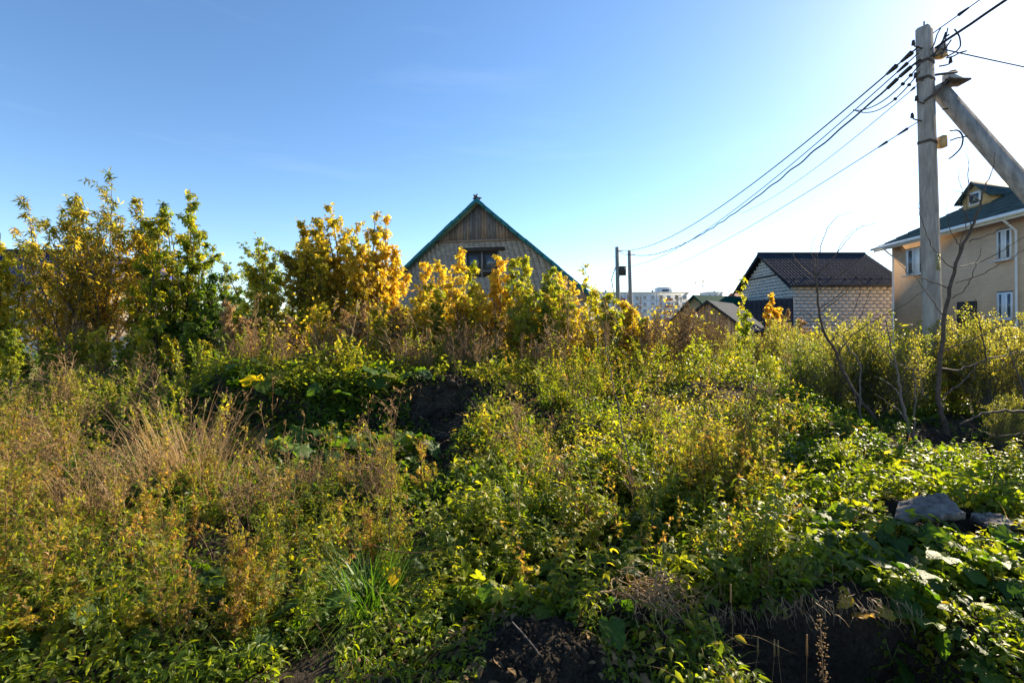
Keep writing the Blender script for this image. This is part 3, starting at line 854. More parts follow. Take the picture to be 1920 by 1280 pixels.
# ------------------------------------------------------------------ main pole with strut, far poles, cables
PX0, PD = 7.44, 8.5
def main_pole():
    zb = float(hgt(PX0, PD)) - .3
    t = thing('utility_pole', 'tall tapered concrete utility pole with diagonal concrete strut and steel bands', 'utility pole', (PX0, PD, zb))
    ztop = P(0, 50, PD).z - zb
    lean = -.20 / ztop
    def sec(z):
        k = z / ztop
        return .142 - .026 * k, .106 - .02 * k
    c, s_ = math.cos(R(28)), math.sin(R(28))
    def ring(z, gx=0, gy=0, cut=0.007):
        a, b = sec(z); a += gx; b += gy
        pts = [(-a + cut, -b), (a - cut, -b), (a, -b + cut), (a, b - cut), (a - cut, b), (-a + cut, b), (-a, b - cut), (-a, -b + cut)]
        return [(x * c - y * s_ + lean * z, x * s_ + y * c, z) for x, y in pts]
    g = Geo()
    zs = [0, 1.5, 3, 4.5, ztop - .06]
    v = [q for z in zs for q in ring(z)] + [q for q in ring(ztop - .01, -.05, -.01)]
    n = len(zs) + 1
    f4 = [[i * 8 + j, i * 8 + (j + 1) % 8, (i + 1) * 8 + (j + 1) % 8, (i + 1) * 8 + j] for i in range(n - 1) for j in range(8)]
    g.raw(v, f4=f4); g.poly(v[-8:])
    obj('shaft', g.mesh('shaft', M['concrete']), t)
    def at(px, py): 
        q = P(px, py, PD); return Vector((q.x - PX0, 0, q.z - zb))
    for py in (118, 150, 268):
        z = P(0, py, PD).z - zb
        g = Geo(); a = ring(z - .025, .008, .008); b = ring(z + .025, .008, .008)
        g.raw(a + b, f4=[[j, (j + 1) % 8, 8 + (j + 1) % 8, 8 + j] for j in range(8)])
        obj('band', g.mesh('band', M['steel']), t)
    # lifting pin
    g = Geo(); g.tube([(lean * ztop + .0, 0, ztop - .05), (lean * ztop, 0, ztop + .09)], .012, .012, 5); obj('pin', g.mesh('pin', M['steel']), t)
    # boxes, hooks and the insulator bracket
    q = at(1762, 96); part_box('junction_box', (q.x, -.02, q.z), (.13, .12, .17), 'concrete', t); part_box('box_foot', (q.x - .03, -.02, q.z - .11), (.2, .14, .035), 'cream', t)
    q = at(1764, 268); part_box('switch_box', (q.x - .01, -.04, q.z), (.08, .12, .2), 'cream', t)
    # strut head: clamp plates
    sh = at(1764, 172)
    sf = Vector((10.55 - PX0, 6.9 - PD, float(hgt(10.55, 6.9)) - .3 - zb))
    d = (sf - sh).normalized()
    side = d.cross(Vector((0, 1, 0))).normalized(); fw = d.cross(side).normalized()
    def sq(o, a, b): return [tuple(o + side * (x * a) + fw * (y * b)) for x, y in ((-1, -1), (1, -1), (1, 1), (-1, 1))]
    g = Geo()
    st = sh - d * .12
    v = sq(st, .103, .08) + sq(sf, .125, .10)
    g.raw(v, f4=[[0, 1, 5, 4], [1, 2, 6, 5], [2, 3, 7, 6], [3, 0, 4, 7], [3, 2, 1, 0], [4, 5, 6, 7]])
    obj('strut', g.mesh('strut', M['concrete']), t)
    for q0, q1, w_ in (((1718, 198), (1768, 163), .022), ((1740, 183), (1765, 155), .02), ((1738, 150), (1778, 145), .02)):
        a, b = at(*q0), at(*q1)
        g = Geo(); g.tube([a + Vector((0, -.17, 0)), b + Vector((0, -.17, 0))], w_, w_, 6, cap=True); obj('clamp_bolt', g.mesh('clamp_bolt', M['steel']), t)
    q = at(1775, 160); g = Geo(); g.box((q.x + .04, -.1, q.z + .0), (.36, .26, .03)); g.tube([(q.x - .1, -.1, q.z), (q.x - .1, -.1, q.z + .06)], .02, .02, 6, cap=True)
    obj('bearing_plate', g.mesh('bearing_plate', M['steel']), t)
    q = at(1787, 149)
    g = Geo(); g.prism([(q.x - .14, -.08, q.z + .1), (q.x + .16, -.08, q.z - .03), (q.x + .02, -.08, q.z - .12), (q.x - .14, -.08, q.z - .04)], (0, .14, 0))
    obj('wedge_block', g.mesh('wedge_block', M['porcelain']), t)
    q = at(1781, 139); g = Geo(); g.tube([(q.x - .04, -.05, q.z), (q.x + .05, -.05, q.z + .02)], .03, .03, 7, cap=True); obj('insulator', g.mesh('insulator', M['steel']), t)
    # hooks and porcelain on the left of the shaft
    for (px, py) in ((1714, 95), (1718, 155), (1720, 198), (1766, 128), (1712, 230), (1772, 208)):
        q = at(px, py); g = Geo()
        sgn = -1 if px < 1740 else 1
        g.tube([(q.x - sgn * .1, -.06, q.z), (q.x, -.08, q.z + .01), (q.x + sgn * .06, -.08, q.z + .03), (q.x + sgn * .08, -.08, q.z + .09)], .013, .012, 5)
        hk = obj('hook', g.mesh('hook', M['steel']), t)
        g = Geo(); g.tube([(q.x + sgn * .08, -.08, q.z + .05), (q.x + sgn * .08, -.08, q.z + .13)], .03, .022, 8, cap=True)
        obj('insulator', g.mesh('insulator', M['cable' if px != 1772 else 'porcelain']), hk)
    # loops of spare cable
    for pts, r in (([(1770, 68), (1779, 80), (1782, 98), (1775, 108), (1757, 118)], .012), ([(1762, 254), (1778, 252), (1787, 266), (1783, 285), (1768, 300), (1760, 305)], .013), ([(1762, 272), (1776, 267), (1794, 264)], .012),
                   ([(1755, 121), (1768, 118), (1780, 111), (1792, 108)], .012), ([(1727, 118), (1738, 108), (1748, 92), (1754, 74)], .014), ([(1732, 118), (1742, 100), (1752, 84), (1760, 78)], .014), ([(1726, 106), (1733, 96), (1738, 78), (1745, 66)], .01), ([(1733, 118), (1748, 112), (1756, 100), (1764, 88)], .012), ([(1745, 120), (1752, 104), (1753, 88), (1758, 66)], .01)):
        g = Geo()
        pp = [np.array(at(*q)) + np.array([0, -.2, 0]) for q in pts]
        # smooth it
        tt = np.linspace(0, len(pp) - 1, 24)
        arr = np.array(pp)
        sp_ = np.stack([np.interp(tt, np.arange(len(pp)), arr[:, k]) for k in range(3)], 1)
        for _ in range(3): sp_[1:-1] = (sp_[:-2] + 2 * sp_[1:-1] + sp_[2:]) / 4
        g.tube(sp_, r, r, 5); obj('cable_loop', g.mesh('cable_loop', M['cable']), t)
    # faded warning sign painted on the shaft: frame, triangle and lines
    q = at(1766, 492)
    k = q.z / ztop
    a, b = sec(q.z)
    nx, ny = s_, -c           # outward normal of the face turned to the camera
    cx, cy = nx * (b + .003) + lean * q.z, ny * (b + .003)
    sg = thing_part = obj('warning_sign', Geo().box((0, 0, 0), (.17, .006, .29)).mesh('warning_sign', plain('faded yellow paint', (0.27, 0.27, 0.16), .8, .15, 20)), t, loc=(cx, cy, q.z), rot=(0, 0, R(28)))
    ink = plain('faded ink', (0.13, 0.13, 0.09), .8, .1, 20)
    g = Geo()
    for z_, w_ in ((-.02, .10), (-.05, .09), (-.08, .10), (-.11, .07)): g.box((.015, -.005, z_), (w_, .004, .012))
    for (x0, z0, x1, z1) in ((-.06, .03, 0, .125), (0, .125, .06, .03), (-.06, .03, .06, .03)):
        g.tube([(x0, -.005, z0), (x1, -.005, z1)], .006, .006, 4)
    obj('printed_mark', g.mesh('printed_mark', ink), sg, kind='stuff')
    return zb
main_pole()

def far_pole(px, pytop, d, label, w_, box=None, lean=0):
    p_ = P(px, pytop, d)
    zb = .1
    t = thing('utility_pole', label, 'utility pole', (p_.x, d, zb))
    g = Geo(); h = p_.z - zb
    g.tube([(lean, 0, 0), (lean * .4, 0, h * .6), (0, 0, h)], w_ * 1.25, w_, 8, cap=True)
    obj('shaft', g.mesh('shaft', M['concrete']), t)
    g = Geo(); g.tube([(-.05, 0, h - .25), (.35, -.1, h - .3)], .035, .03, 5, cap=True); obj('hook', g.mesh('hook', M['steel']), t)
    if box:
        z = P(0, box, d).z - zb
        part_box('meter_box', (.36, -.05, z), (.42, .3, .62), 'steel', t)
        g = Geo(); g.tube([(-.15, -.1, z + .2), (-.4, -.1, z - .6), (-.25, -.1, z - 1.5), (0, -.1, z - 2)], .03, .03, 5); obj('cable_loop', g.mesh('cable_loop', M['cable']), t)
far_pole(1157, 463, 33, 'distant concrete pole carrying a small meter box', .13, 508, .12)
far_pole(1180, 470, 34, 'distant slimmer pole without a box just right of the meter pole', .12, None, .15)

def cable(label, a, b, sag, r, wave=0.0, n=70, clamps=(), group=None):
    a, b = Vector(a), Vector(b)
    tt = np.linspace(0, 1, n)
    pts = np.array(a)[None] * (1 - tt)[:, None] + np.array(b)[None] * tt[:, None]
    pts[:, 2] -= 4 * sag * tt * (1 - tt)
    if wave:
        pts[:, 2] += wave * np.sin(tt * 160); pts[:, 0] += wave * np.cos(tt * 130)
    g = Geo(); g.tube(pts, r, r, 5)
    o = obj('overhead_cable', g.mesh('overhead_cable', M['cable']), label=label, cat='cable', group=group)
    for c0 in clamps:
        i = int(c0 * (n - 1)); i = max(1, min(n - 3, i))
        q = np.array([np.interp(s, tt, pts[:, k]) for s in (c0, c0 + .009) for k in range(3)]).reshape(2, 3)
        g = Geo(); g.tube([q[0], q[1]], r * (2.0 if r > .015 else 3.2), r * 1.8, 6, cap=True)
        obj('clamp', g.mesh('clamp', M['cable']), o)
    return o
A1 = P(1722, 92, 8.4)
cable('thick twisted cable sagging from the big pole to the far slim pole', P(1724, 112, 8.35), P(1184, 477, 34), 1.12, .019, .012, 140, (.008, .02))
cable('upper of the two heavy cables from the big pole to the meter pole', P(1722, 88, 8.4), P(1160, 470, 33), .98, .015, 0, 70, (.006, .02))
cable('thin line running to the meter box of the far pole', P(1722, 100, 8.4), P(1165, 500, 33), .95, .011, 0, 70, (.01,))
cable('slack short loop hanging under the cables left of the big pole', P(1724, 122, 8.35), P(1600, 207, 11.2), .22, .012, 0, 40, (.1, .2))
cable('second slack loop close below the first by the big pole', P(1724, 135, 8.35), P(1600, 206, 11.25), .30, .011, 0, 40, (.12, .3))
cable('faint thin wire leaving the big pole just under the clamp', P(1722, 158, 8.4), P(1390, 400, 20), .25, .007, 0, 50, (.01,))
cable('faint thin wire leaving the big pole below the strut head', P(1722, 228, 8.4), P(1190, 520, 34), .5, .008, 0, 50, (.01, .03))
cable('heavy cable rising from the big pole out of the top of the picture', P(1754, 90, 8.4), (8.0, -10, 7.55), .05, .022, .006, 90, ())
cable('thinner cable with a tension clamp beside the heavy rising cable', P(1750, 62, 8.4), (8.0, -10, 7.6), .02, .009, 0, 60, (.025,))
cable('single wire leading from the big pole away to the beige house side', P(1766, 92, 8.4), (14.5, 9.6, 6.05), .05, .011, 0, 50, ())
cable('short dropper wire from the meter pole down behind the brick gable', P(1153, 480, 33), P(1085, 560, 24), .15, .012, 0, 30)
cable('second dropper wire from the meter pole to the brick gable', P(1155, 500, 33), P(1085, 535, 24), .2, .012, 0, 30)
cable('short span of cable between the two distant poles', P(1160, 470, 33), P(1182, 477, 34), .1, .022, 0, 20)

# ------------------------------------------------------------------ leaf shapes
def T(v, f): return (np.array(v, float), np.array(f, int))
def ovate(w=.26, bend=.16, fold=.07):
    return T([(0, 0, 0), (w, .35, fold), (0, .42, -.01), (-w, .35, fold), (w * .72, .68, fold - bend * .4), (-w * .72, .68, fold - bend * .4), (0, 1, -bend)],
             [(0, 1, 2), (0, 2, 3), (1, 4, 2), (2, 5, 3), (2, 4, 6), (2, 6, 5)])
def small_leaf(w=.3, bend=.12):
    return T([(0, 0, 0), (w, .45, .06), (-w, .45, .06), (0, 1, -bend)], [(0, 1, 3), (0, 3, 2)])
def join(parts):
    V, Fc, n = [], [], 0
    for (tv, tf), pos, d, sc, up in parts:
        y = np.array(d, float); y /= np.linalg.norm(y)
        x = np.cross(y, np.array(up, float)); x /= np.linalg.norm(x); z = np.cross(x, y)
        V.append(np.array(pos) + sc * (tv[:, :1] * x + tv[:, 1:2] * y + tv[:, 2:] * z)); Fc.append(tf + n); n += len(tv)
    return np.vstack(V), np.vstack(Fc)
OV, SL = ovate(), small_leaf()
NARROW = ovate(.15, .3, .06)
MID = ovate(.21, .26, .09)
LANCE = small_leaf(.085, .25)
MAPLE = join([(OV, (0, .42, -.05), (0, 1, -.5), .55, (0, 0, 1)), (OV, (0, .36, -.03), (1, .5, -.5), .48, (0, 0, 1)), (OV, (0, .36, -.03), (-1, .5, -.5), .48, (0, 0, 1)),
              (SL, (0, .16, 0), (1, .35, -.4), .40, (0, 0, 1)), (SL, (0, .16, 0), (-1, .35, -.4), .40, (0, 0, 1))])
MAPLE_LO = join([(SL, (0, .4, -.05), (0, 1, -.6), .6, (0, 0, 1)), (SL, (0, .3, -.03), (1, .5, -.6), .55, (0, 0, 1)), (SL, (0, .3, -.03), (-1, .5, -.6), .55, (0, 0, 1))])
FINE = join([(small_leaf(.12, .1), (0, .1, 0), (0, 1, 0), .9, (0, 0, 1))] + [(small_leaf(.16, .1), (0, q, 0), (s, .8, -.1), l, (0, 0, 1)) for q, l in ((.15, .34), (.35, .4), (.55, .3)) for s in (-1, 1)])
TRI = join([(OV, (0, .3, 0), (0, 1, -.25), .7, (0, 0, 1)), (OV, (0, .25, 0), (1, .45, -.2), .55, (0, 0, 1)), (OV, (0, .25, 0), (-1, .45, -.2), .55, (0, 0, 1))])
SEED = T([(0, 0, 0), (.3, .5, 0), (-.15, .5, .26), (-.15, .5, -.26), (0, 1, 0)], [(0, 1, 2), (0, 2, 3), (0, 3, 1), (4, 2, 1), (4, 3, 2), (4, 1, 3)])
CLOD = T([(1, 0, 0), (-1, .1, 0), (0, 1, .1), (0, -1, 0), (.1, 0, .8), (0, 0, -.8)], [(0, 2, 4), (2, 1, 4), (1, 3, 4), (3, 0, 4), (2, 0, 5), (1, 2, 5), (3, 1, 5), (0, 3, 5)])

def bent(p0, p1, bow, n, rng, z_up=0.0):
    tt = np.linspace(0, 1, n)[:, None]
    p0, p1 = np.array(p0, float), np.array(p1, float)
    off = rng.normal(0, 1, 3) * bow * np.linalg.norm(p1 - p0)
    return p0 * (1 - tt) + p1 * tt + (np.sin(tt * math.pi) * off) + np.concatenate([np.zeros((n, 2)), z_up * (np.sin(tt * math.pi))], 1)

def blade(g, base, ang, ln, lean, wid, rng, tint, seg=4, mat=0):
    tt = np.linspace(0, 1, seg + 1)
    ca, sa = math.cos(ang), math.sin(ang)
    r = ln * (lean * tt * .5 + lean * tt ** 2 * .7)
    z = ln * (tt * (1.05 - .15 * lean) - .55 * lean * tt ** 2.2)
    c = np.stack([base[0] + ca * r, base[1] + sa * r, base[2] + z], 1)
    side = np.array([-sa, ca, 0]) * wid
    wv = (1 - tt ** 1.6)[:, None]
    v = np.concatenate([c + side * wv, c - side * wv])
    n = seg + 1
    f = [[i, i + 1, n + i + 1, n + i] for i in range(seg)]
    g.raw(v, f4=f, tint=tint, mat=mat)

# ------------------------------------------------------------------ plant makers: each returns (wood mesh, leaf mesh)
def tree_mesh(seed, H, Rd, stems, nbr, tmpl, size, per, bark, leaf, up=.9, droop=.5, t0=.22, tint=(.1, .9), twigs=3, trunk=.05, hue_z=0.0, dens_low=1.0, shape=.75, tip_first=False):
    rng = np.random.RandomState(seed)
    W, C = Geo(), Geo()
    lp, ld, lt = [], [], []
    for s in range(stems):
        az = rng.uniform(0, 2 * math.pi) if stems > 1 else 0
        rr = Rd * rng.uniform(.2, 1.05) if stems > 1 else .05 * Rd
        hh = H * ((1 - .42 * (rr / Rd) ** 2) * rng.uniform(.78, 1.0) if s else 1.0)
        if s == 0: rr *= .3
        top = np.array([rr * math.cos(az), rr * math.sin(az), hh])
        st = bent((.06 * math.cos(az), .06 * math.sin(az), 0), top, .035, 9, rng)
        st[:, :2] *= (np.linspace(0, 1, 9) ** .85)[:, None] * .9 + .1
        W.tube(st, trunk * rng.uniform(.6, 1), trunk * .12, 5, tint=rng.rand())
        nb = max(4, int(nbr * hh / H))
        for b in range(nb):
            q = t0 + (1 - t0) * (b + rng.rand()) / nb
            i = min(q * 8, 7.99); k = int(i)
            p0 = st[k] * (1 - (i - k)) + st[k + 1] * (i - k)
            a = rng.uniform(0, 2 * math.pi)
            ln = Rd * (.25 + .85 * (1 - q) ** shape) * rng.uniform(.45, 1.25) * (.8 if stems > 1 else 1.0)
            d = np.array([math.cos(a), math.sin(a), up * rng.uniform(.6, 1.5)]); d /= np.linalg.norm(d)
            br = bent(p0, p0 + d * ln, .06, 6, rng, .05 * ln)
            W.tube(br, trunk * .3 * (1 - q * .6), .004, 3, tint=rng.rand())
            tw = [br]
            for k2 in range(twigs):
                j = rng.randint(1, 5)
                dd = d + rng.normal(0, .55, 3) + [0, 0, .25]; dd /= np.linalg.norm(dd)
                tg = bent(br[j], br[j] + dd * ln * rng.uniform(.3, .6), .08, 4, rng)
                W.tube(tg, .006, .002, 3, tint=rng.rand())
                tw.append(tg)
            for pl in tw:
                m_ = rng.poisson(per * (dens_low if q < .4 else 1) * (.4 + .9 * np.linalg.norm(pl[-1] - pl[0]) / max(ln, .01)))
                if m_ == 0: continue
                u = rng.beta(2.0, 1.2, m_) * (len(pl) - 1)
                k3 = np.minimum(u.astype(int), len(pl) - 2); fr = (u - k3)[:, None]
                pp = pl[k3] * (1 - fr) + pl[k3 + 1] * fr
                dd = np.tile(d, (m_, 1)) * .4 + rng.normal(0, .6, (m_, 3)) + [0, 0, -droop]
                lp.append(pp + rng.normal(0, .02, (m_, 3))); ld.append(dd)
                base = rng.uniform(*tint)
                lt.append(np.clip(base + rng.normal(0, .16, m_) + hue_z * (pp[:, 2] / H - .5), 0, 1))
        # leafy leader
        m_ = int(per * 2.6)
        u = rng.uniform(.55, 1, m_) * 8; k3 = np.minimum(u.astype(int), 7); fr = (u - k3)[:, None]
        pp = st[k3] * (1 - fr) + st[k3 + 1] * fr
        lp.append(pp + rng.normal(0, .06, (m_, 3))); ld.append(rng.normal(0, 1, (m_, 3)) + [0, 0, -droop * .6])
        lt.append(np.clip(rng.uniform(*tint) + rng.normal(0, .15, m_) + hue_z * (pp[:, 2] / H - .5), 0, 1))
    lp, ld, lt = np.vstack(lp), np.vstack(ld), np.concatenate(lt)
    C.copies(tmpl, lp, ld, size * rng.uniform(.6, 1.25, len(lp)), lt, rng)
    return W.mesh('trunk', M[bark]), C.mesh('crown', M[leaf])

def place_tree(name, label, cat, meshes, x, y, rz=0, sc=1.0, group=None, parts=('trunk', 'crown'), sink=.05):
    t = thing(name, label, cat, (x, y, float(hgt(x, y)) - sink), rz, group)
    t.scale = (sc, sc, sc) if isinstance(sc, (int, float)) else sc
    obj(parts[0], meshes[0], t)
    obj(parts[1], meshes[1], t, kind='stuff')
    return t

def height_at(py, d, x):
    return CZ + (HZ - py) / F * d - float(hgt(x, d))

# ---- named trees
def tree_at(name, label, px, pytop, d, seed, Rd, stems, nbr, tmpl, size, per, leaf, cat='tree', bark='bark', **kw):
    x = X(px, d)
    H = height_at(pytop, d, x)
    me = tree_mesh(seed, H, Rd, stems, nbr, tmpl, size, per, bark, leaf, **kw)
    return place_tree(name, label, cat, me, x, d)

tree_at('maple_tree', 'bushy yellow green tree cut off by the picture edge beside the willow', -12, 432, 11.5, 21, 1.0, 9, 13, MAPLE, .15, 7, 'yellowgreen', tint=(.5, 1), t0=.1)
tree_at('willow_tree', 'tall loose willow with narrow grey green tops and orange lower leaves', 185, 338, 13, 22, 1.8, 15, 20, LANCE, .17, 9, 'willow', tint=(.4, 1.0), hue_z=-.75, up=1.5, droop=.45, t0=.22, bark='bark_grey')
tree_at('willow_tree', 'smaller sparse willow reaching over the blue cladding', 75, 372, 13.4, 23, 1.05, 7, 15, LANCE, .16, 8, 'willow', tint=(.35, .9), hue_z=-.5, up=1.5, droop=.5, t0=.15, bark='bark_grey')
tree_at('willow_tree', 'middle willow between the tall one and the small sparse one', 128, 368, 12.6, 64, 1.2, 8, 18, LANCE, .165, 9, 'willow', tint=(.45, 1), hue_z=-.6, up=1.4, droop=.5, t0=.2, bark='bark_grey')
tree_at('maple_tree', 'leafy green maple shoot joining the willows and the dark green maple', 300, 392, 12.2, 65, .8, 7, 15, MAPLE, .14, 8, 'green_bright', tint=(.3, 1), t0=.1)
tree_at('willow_tree', 'orange leaved willow stem crowding the dark green maple', 262, 372, 12.8, 32, .95, 8, 18, LANCE, .17, 9, 'willow', tint=(.4, .95), hue_z=-.5, up=1.4, droop=.5, t0=.2, bark='bark_grey')
tree_at('maple_tree', 'dense dark green maple next to the willow with one tall leading shoot', 342, 352, 12.5, 24, 1.0, 11, 17, MAPLE, .16, 8, 'green', tint=(.35, 1), hue_z=.25, t0=.05)
tree_at('maple_tree', 'low dark green maple filling the gap below the tall green one', 400, 510, 12.2, 25, 1.3, 10, 14, MAPLE, .17, 9, 'green', tint=(.1, .6), t0=.03)
tree_at('maple_tree', 'green maple thicket with two thin bluish tips before the golden maple', 480, 438, 14.5, 26, 1.5, 11, 12, MAPLE, .16, 7, 'yellowgreen', tint=(.2, .7), t0=.05)
tree_at('maple_tree', 'golden yellow maple with several rounded tops beside the brick house', 640, 388, 12, 27, 1.35, 17, 17, MAPLE, .125, 11, 'yellow', tint=(.1, .9), t0=.12, hue_z=-.2)
tree_at('maple_tree', 'broad yellow maple crown filling the front of the golden maple', 600, 415, 11.6, 61, 1.0, 10, 17, MAPLE, .125, 9, 'yellow', tint=(.0, .8), t0=.1)
tree_at('maple_tree', 'rounded yellow maple between the golden maple and the slim one', 690, 402, 11.8, 62, .9, 9, 17, MAPLE, .125, 9, 'yellow', tint=(.1, .9), t0=.1)
tree_at('maple_tree', 'olive yellow maple bush closing the gap before the golden shoot', 505, 478, 11.4, 63, .9, 8, 14, MAPLE, .13, 8, 'yellowgreen', tint=(.3, .95), t0=.08)
tree_at('maple_tree', 'slimmer golden maple touching the teal roof edge', 728, 412, 12.2, 28, .62, 6, 16, MAPLE, .15, 8, 'yellow', tint=(.3, .9), t0=.1)
tree_at('maple_tree', 'golden maple shoot with greenish tip at the side of the big golden one', 562, 412, 11.8, 29, .62, 5, 15, MAPLE, .15, 8, 'yellow', tint=(.1, .7), t0=.1)
tree_at('poplar_bush', 'small bright orange yellow tree in front of the black fence', 1448, 548, 21, 30, .62, 5, 14, SL, .12, 14, 'yellow', tint=(.5, 1), t0=.05)
tree_at('shrub', 'rusty brown shrub at the foot of the pale block wall', 1485, 585, 19, 31, .8, 8, 12, SL, .10, 14, 'dry', cat='shrub', tint=(.3, 1), t0=.05)

# ---- saplings in front of the brick house, each with its own place
sap = [
    (800, 492, 10.6, 'yellow', 'young yellow maple under the left eave of the brick house'),
    (826, 492, 11.0, 'yellow', 'pale yellow sapling showing against the brick gable under the teal eave'),
    (863, 466, 10.2, 'yellow', 'tallest golden sapling, its tip beside the attic window'),
    (890, 490, 10.8, 'yellowgreen', 'yellow green sapling standing right below the attic window'),
    (932, 478, 10.3, 'yellow', 'golden sapling whose tip covers the corner of the attic window'),
    (962, 480, 10.9, 'yellowgreen', 'slender yellow sapling just past the attic window'),
    (984, 480, 10.4, 'yellowgreen', 'thin greenish sapling between the attic window and the roof edge'),
    (1030, 498, 9.9, 'yellowgreen', 'leafy yellow green sapling under the long teal roof edge'),
    (1052, 512, 10.5, 'yellow', 'yellow sapling below the lower end of the teal roof edge'),
    (1096, 492, 10.2, 'green_bright', 'very thin green sapling rising alone just off the roof corner'),
    (1122, 536, 9.6, 'yellowgreen', 'thin sapling left of the two distant poles'),
    (1140, 550, 9.2, 'green_bright', 'short fresh green sapling in front of the meter pole'),
    (1176, 562, 9.8, 'yellow', 'orange yellow sapling at the foot of the distant poles'),
    (1205, 590, 9.4, 'green_bright', 'small green sapling in front of the apartment block'),
    (1393, 522, 12.5, 'green_bright', 'lone sapling with drooping leaves before the dark gable eave'),
    (1396, 585, 11.5, 'green_bright', 'short bright green sapling below the black fence'),
]
for k, (px, py, d, leaf, lab) in enumerate(sap):
    x = X(px, d); H = height_at(py, d, x)
    thin = px in (1096, 1122, 1393, 1205)
    me = tree_mesh(100 + k, H, .22 if thin else .40, 1 if thin else 2, 12 if thin else 22, MAPLE, .125, 3.6 if thin else 7, 'bark_grey', leaf, tint=(.35, .95), t0=.36, trunk=.022, twigs=1, up=.7, droop=.7, shape=.5)
    place_tree('maple_sapling', lab, 'sapling', me, x, d, rs.uniform(0, 6))
# the rest of the thicket
protos = [tree_mesh(200 + k, 1.0 * h, .42, 3, 20, MAPLE, .12, 6, 'bark_grey', lf, tint=tn, t0=.38, trunk=.018, twigs=1, droop=.6, up=.8, shape=.5)
          for k, (h, lf, tn) in enumerate([(2.3, 'yellow', (.2, 1)), (2.0, 'yellowgreen', (.4, 1)), (2.2, 'yellow', (.0, .8)), (1.8, 'yellowgreen', (.3, 1)), (2.0, 'dry', (.4, 1)), (1.9, 'yellowgreen', (.0, .7))])]
hs = [2.3, 2.0, 2.2, 1.8, 2.0, 1.9]
def thicket(px0, px1, d0, d1, n, py0, py1, kinds, label, group, name='maple_sapling', cat='sapling', seed=1):
    rng = np.random.RandomState(seed)
    for k in range(n):
        px, d = px0 + (px1 - px0) * (k + rng.rand()) / n, rng.uniform(d0, d1)
        x = X(px, d); H = height_at(rng.uniform(py0, py1), d, x)
        i = kinds[rng.randint(len(kinds))]
        place_tree(name, label, cat, protos[i], x, d, rng.uniform(0, 6), max(.25, H / hs[i]), group)
thicket(770, 1080, 9.2, 11.5, 40, 520, 590, (0, 1, 2, 0, 3), 'waist high yellow maple sapling in the crowd below the brick gable', 'yellow saplings crowded below the brick gable', seed=2)
thicket(420, 780, 9.0, 11.0, 34, 560, 640, (4, 3, 1, 5, 0), 'brownish green young growth standing under the golden maple', 'young growth under the golden maple', seed=3)
thicket(1080, 1300, 9.0, 11.0, 16, 585, 640, (4, 3, 1, 2), 'low autumn sapling in the brown weeds below the apartment block', 'low saplings below the apartment block', seed=4)
thicket(-60, 400, 9.0, 11.5, 22, 600, 670, (1, 3, 5, 1), 'low yellow green sapling in front of the whitewashed fence', 'low saplings in front of the whitewashed fence', seed=5)

# ------------------------------------------------------------------ shrubs on the sunny side, bare trees
def shrub_mesh(seed, H, Rd, leaf, size=.05, stems=16, per=9, tint=(.2, .9), tmpl=SL, bark='bark_grey', t0=.12, twigs=3, nbr=13):
    return tree_mesh(seed, H, Rd, stems, nbr, tmpl, size, per, bark, leaf, up=1.3, droop=.0, t0=t0, tint=tint, trunk=.016, twigs=twigs, shape=.4)
sh = [shrub_mesh(300 + k, 2.2, .8, lf, .045, 16, 9, tn) for k, (lf, tn) in enumerate([('shrub', (.3, 1)), ('shrub', (.2, .9)), ('shrub', (.4, 1)), ('yellowgreen', (.0, .6))])]
def shrubs(px0, px1, d0, d1, n, py0, py1, label, group, seed, kinds=(0, 1, 2, 3)):
    rng = np.random.RandomState(seed)
    for k in range(n):
        px = px0 + (px1 - px0) * (k + rng.rand()) / n
        d = rng.uniform(d0, d1)
        x = X(px, d); H = height_at(rng.uniform(py0, py1), d, x)
        place_tree('shrub', label, 'shrub', sh[kinds[rng.randint(len(kinds))]], x, d, rng.uniform(0, 6), (H / 2.2 * .95, H / 2.2 * .95, H / 2.2), group, parts=('stem', 'foliage'))
shrubs(1500, 1990, 7.0, 8.3, 17, 575, 640, 'tall sunlit small leaved shrub below the big pole and beige house', 'sunlit shrubs below the big pole', 41)
shrubs(1330, 1620, 9.0, 11.5, 13, 595, 640, 'rounded green yellow shrub below the pale block outbuilding', 'shrubs below the block outbuilding', 42)
shrubs(1430, 1720, 7.0, 8.4, 6, 650, 700, 'low dark shrub at the shady back of the bare trees', 'low shrubs behind the bare trees', 43, (3, 1))
shrubs(1840, 2050, 5.6, 6.4, 5, 680, 760, 'leafy shrub at the picture edge beside the bare trunk', 'shrubs at the picture edge', 44)

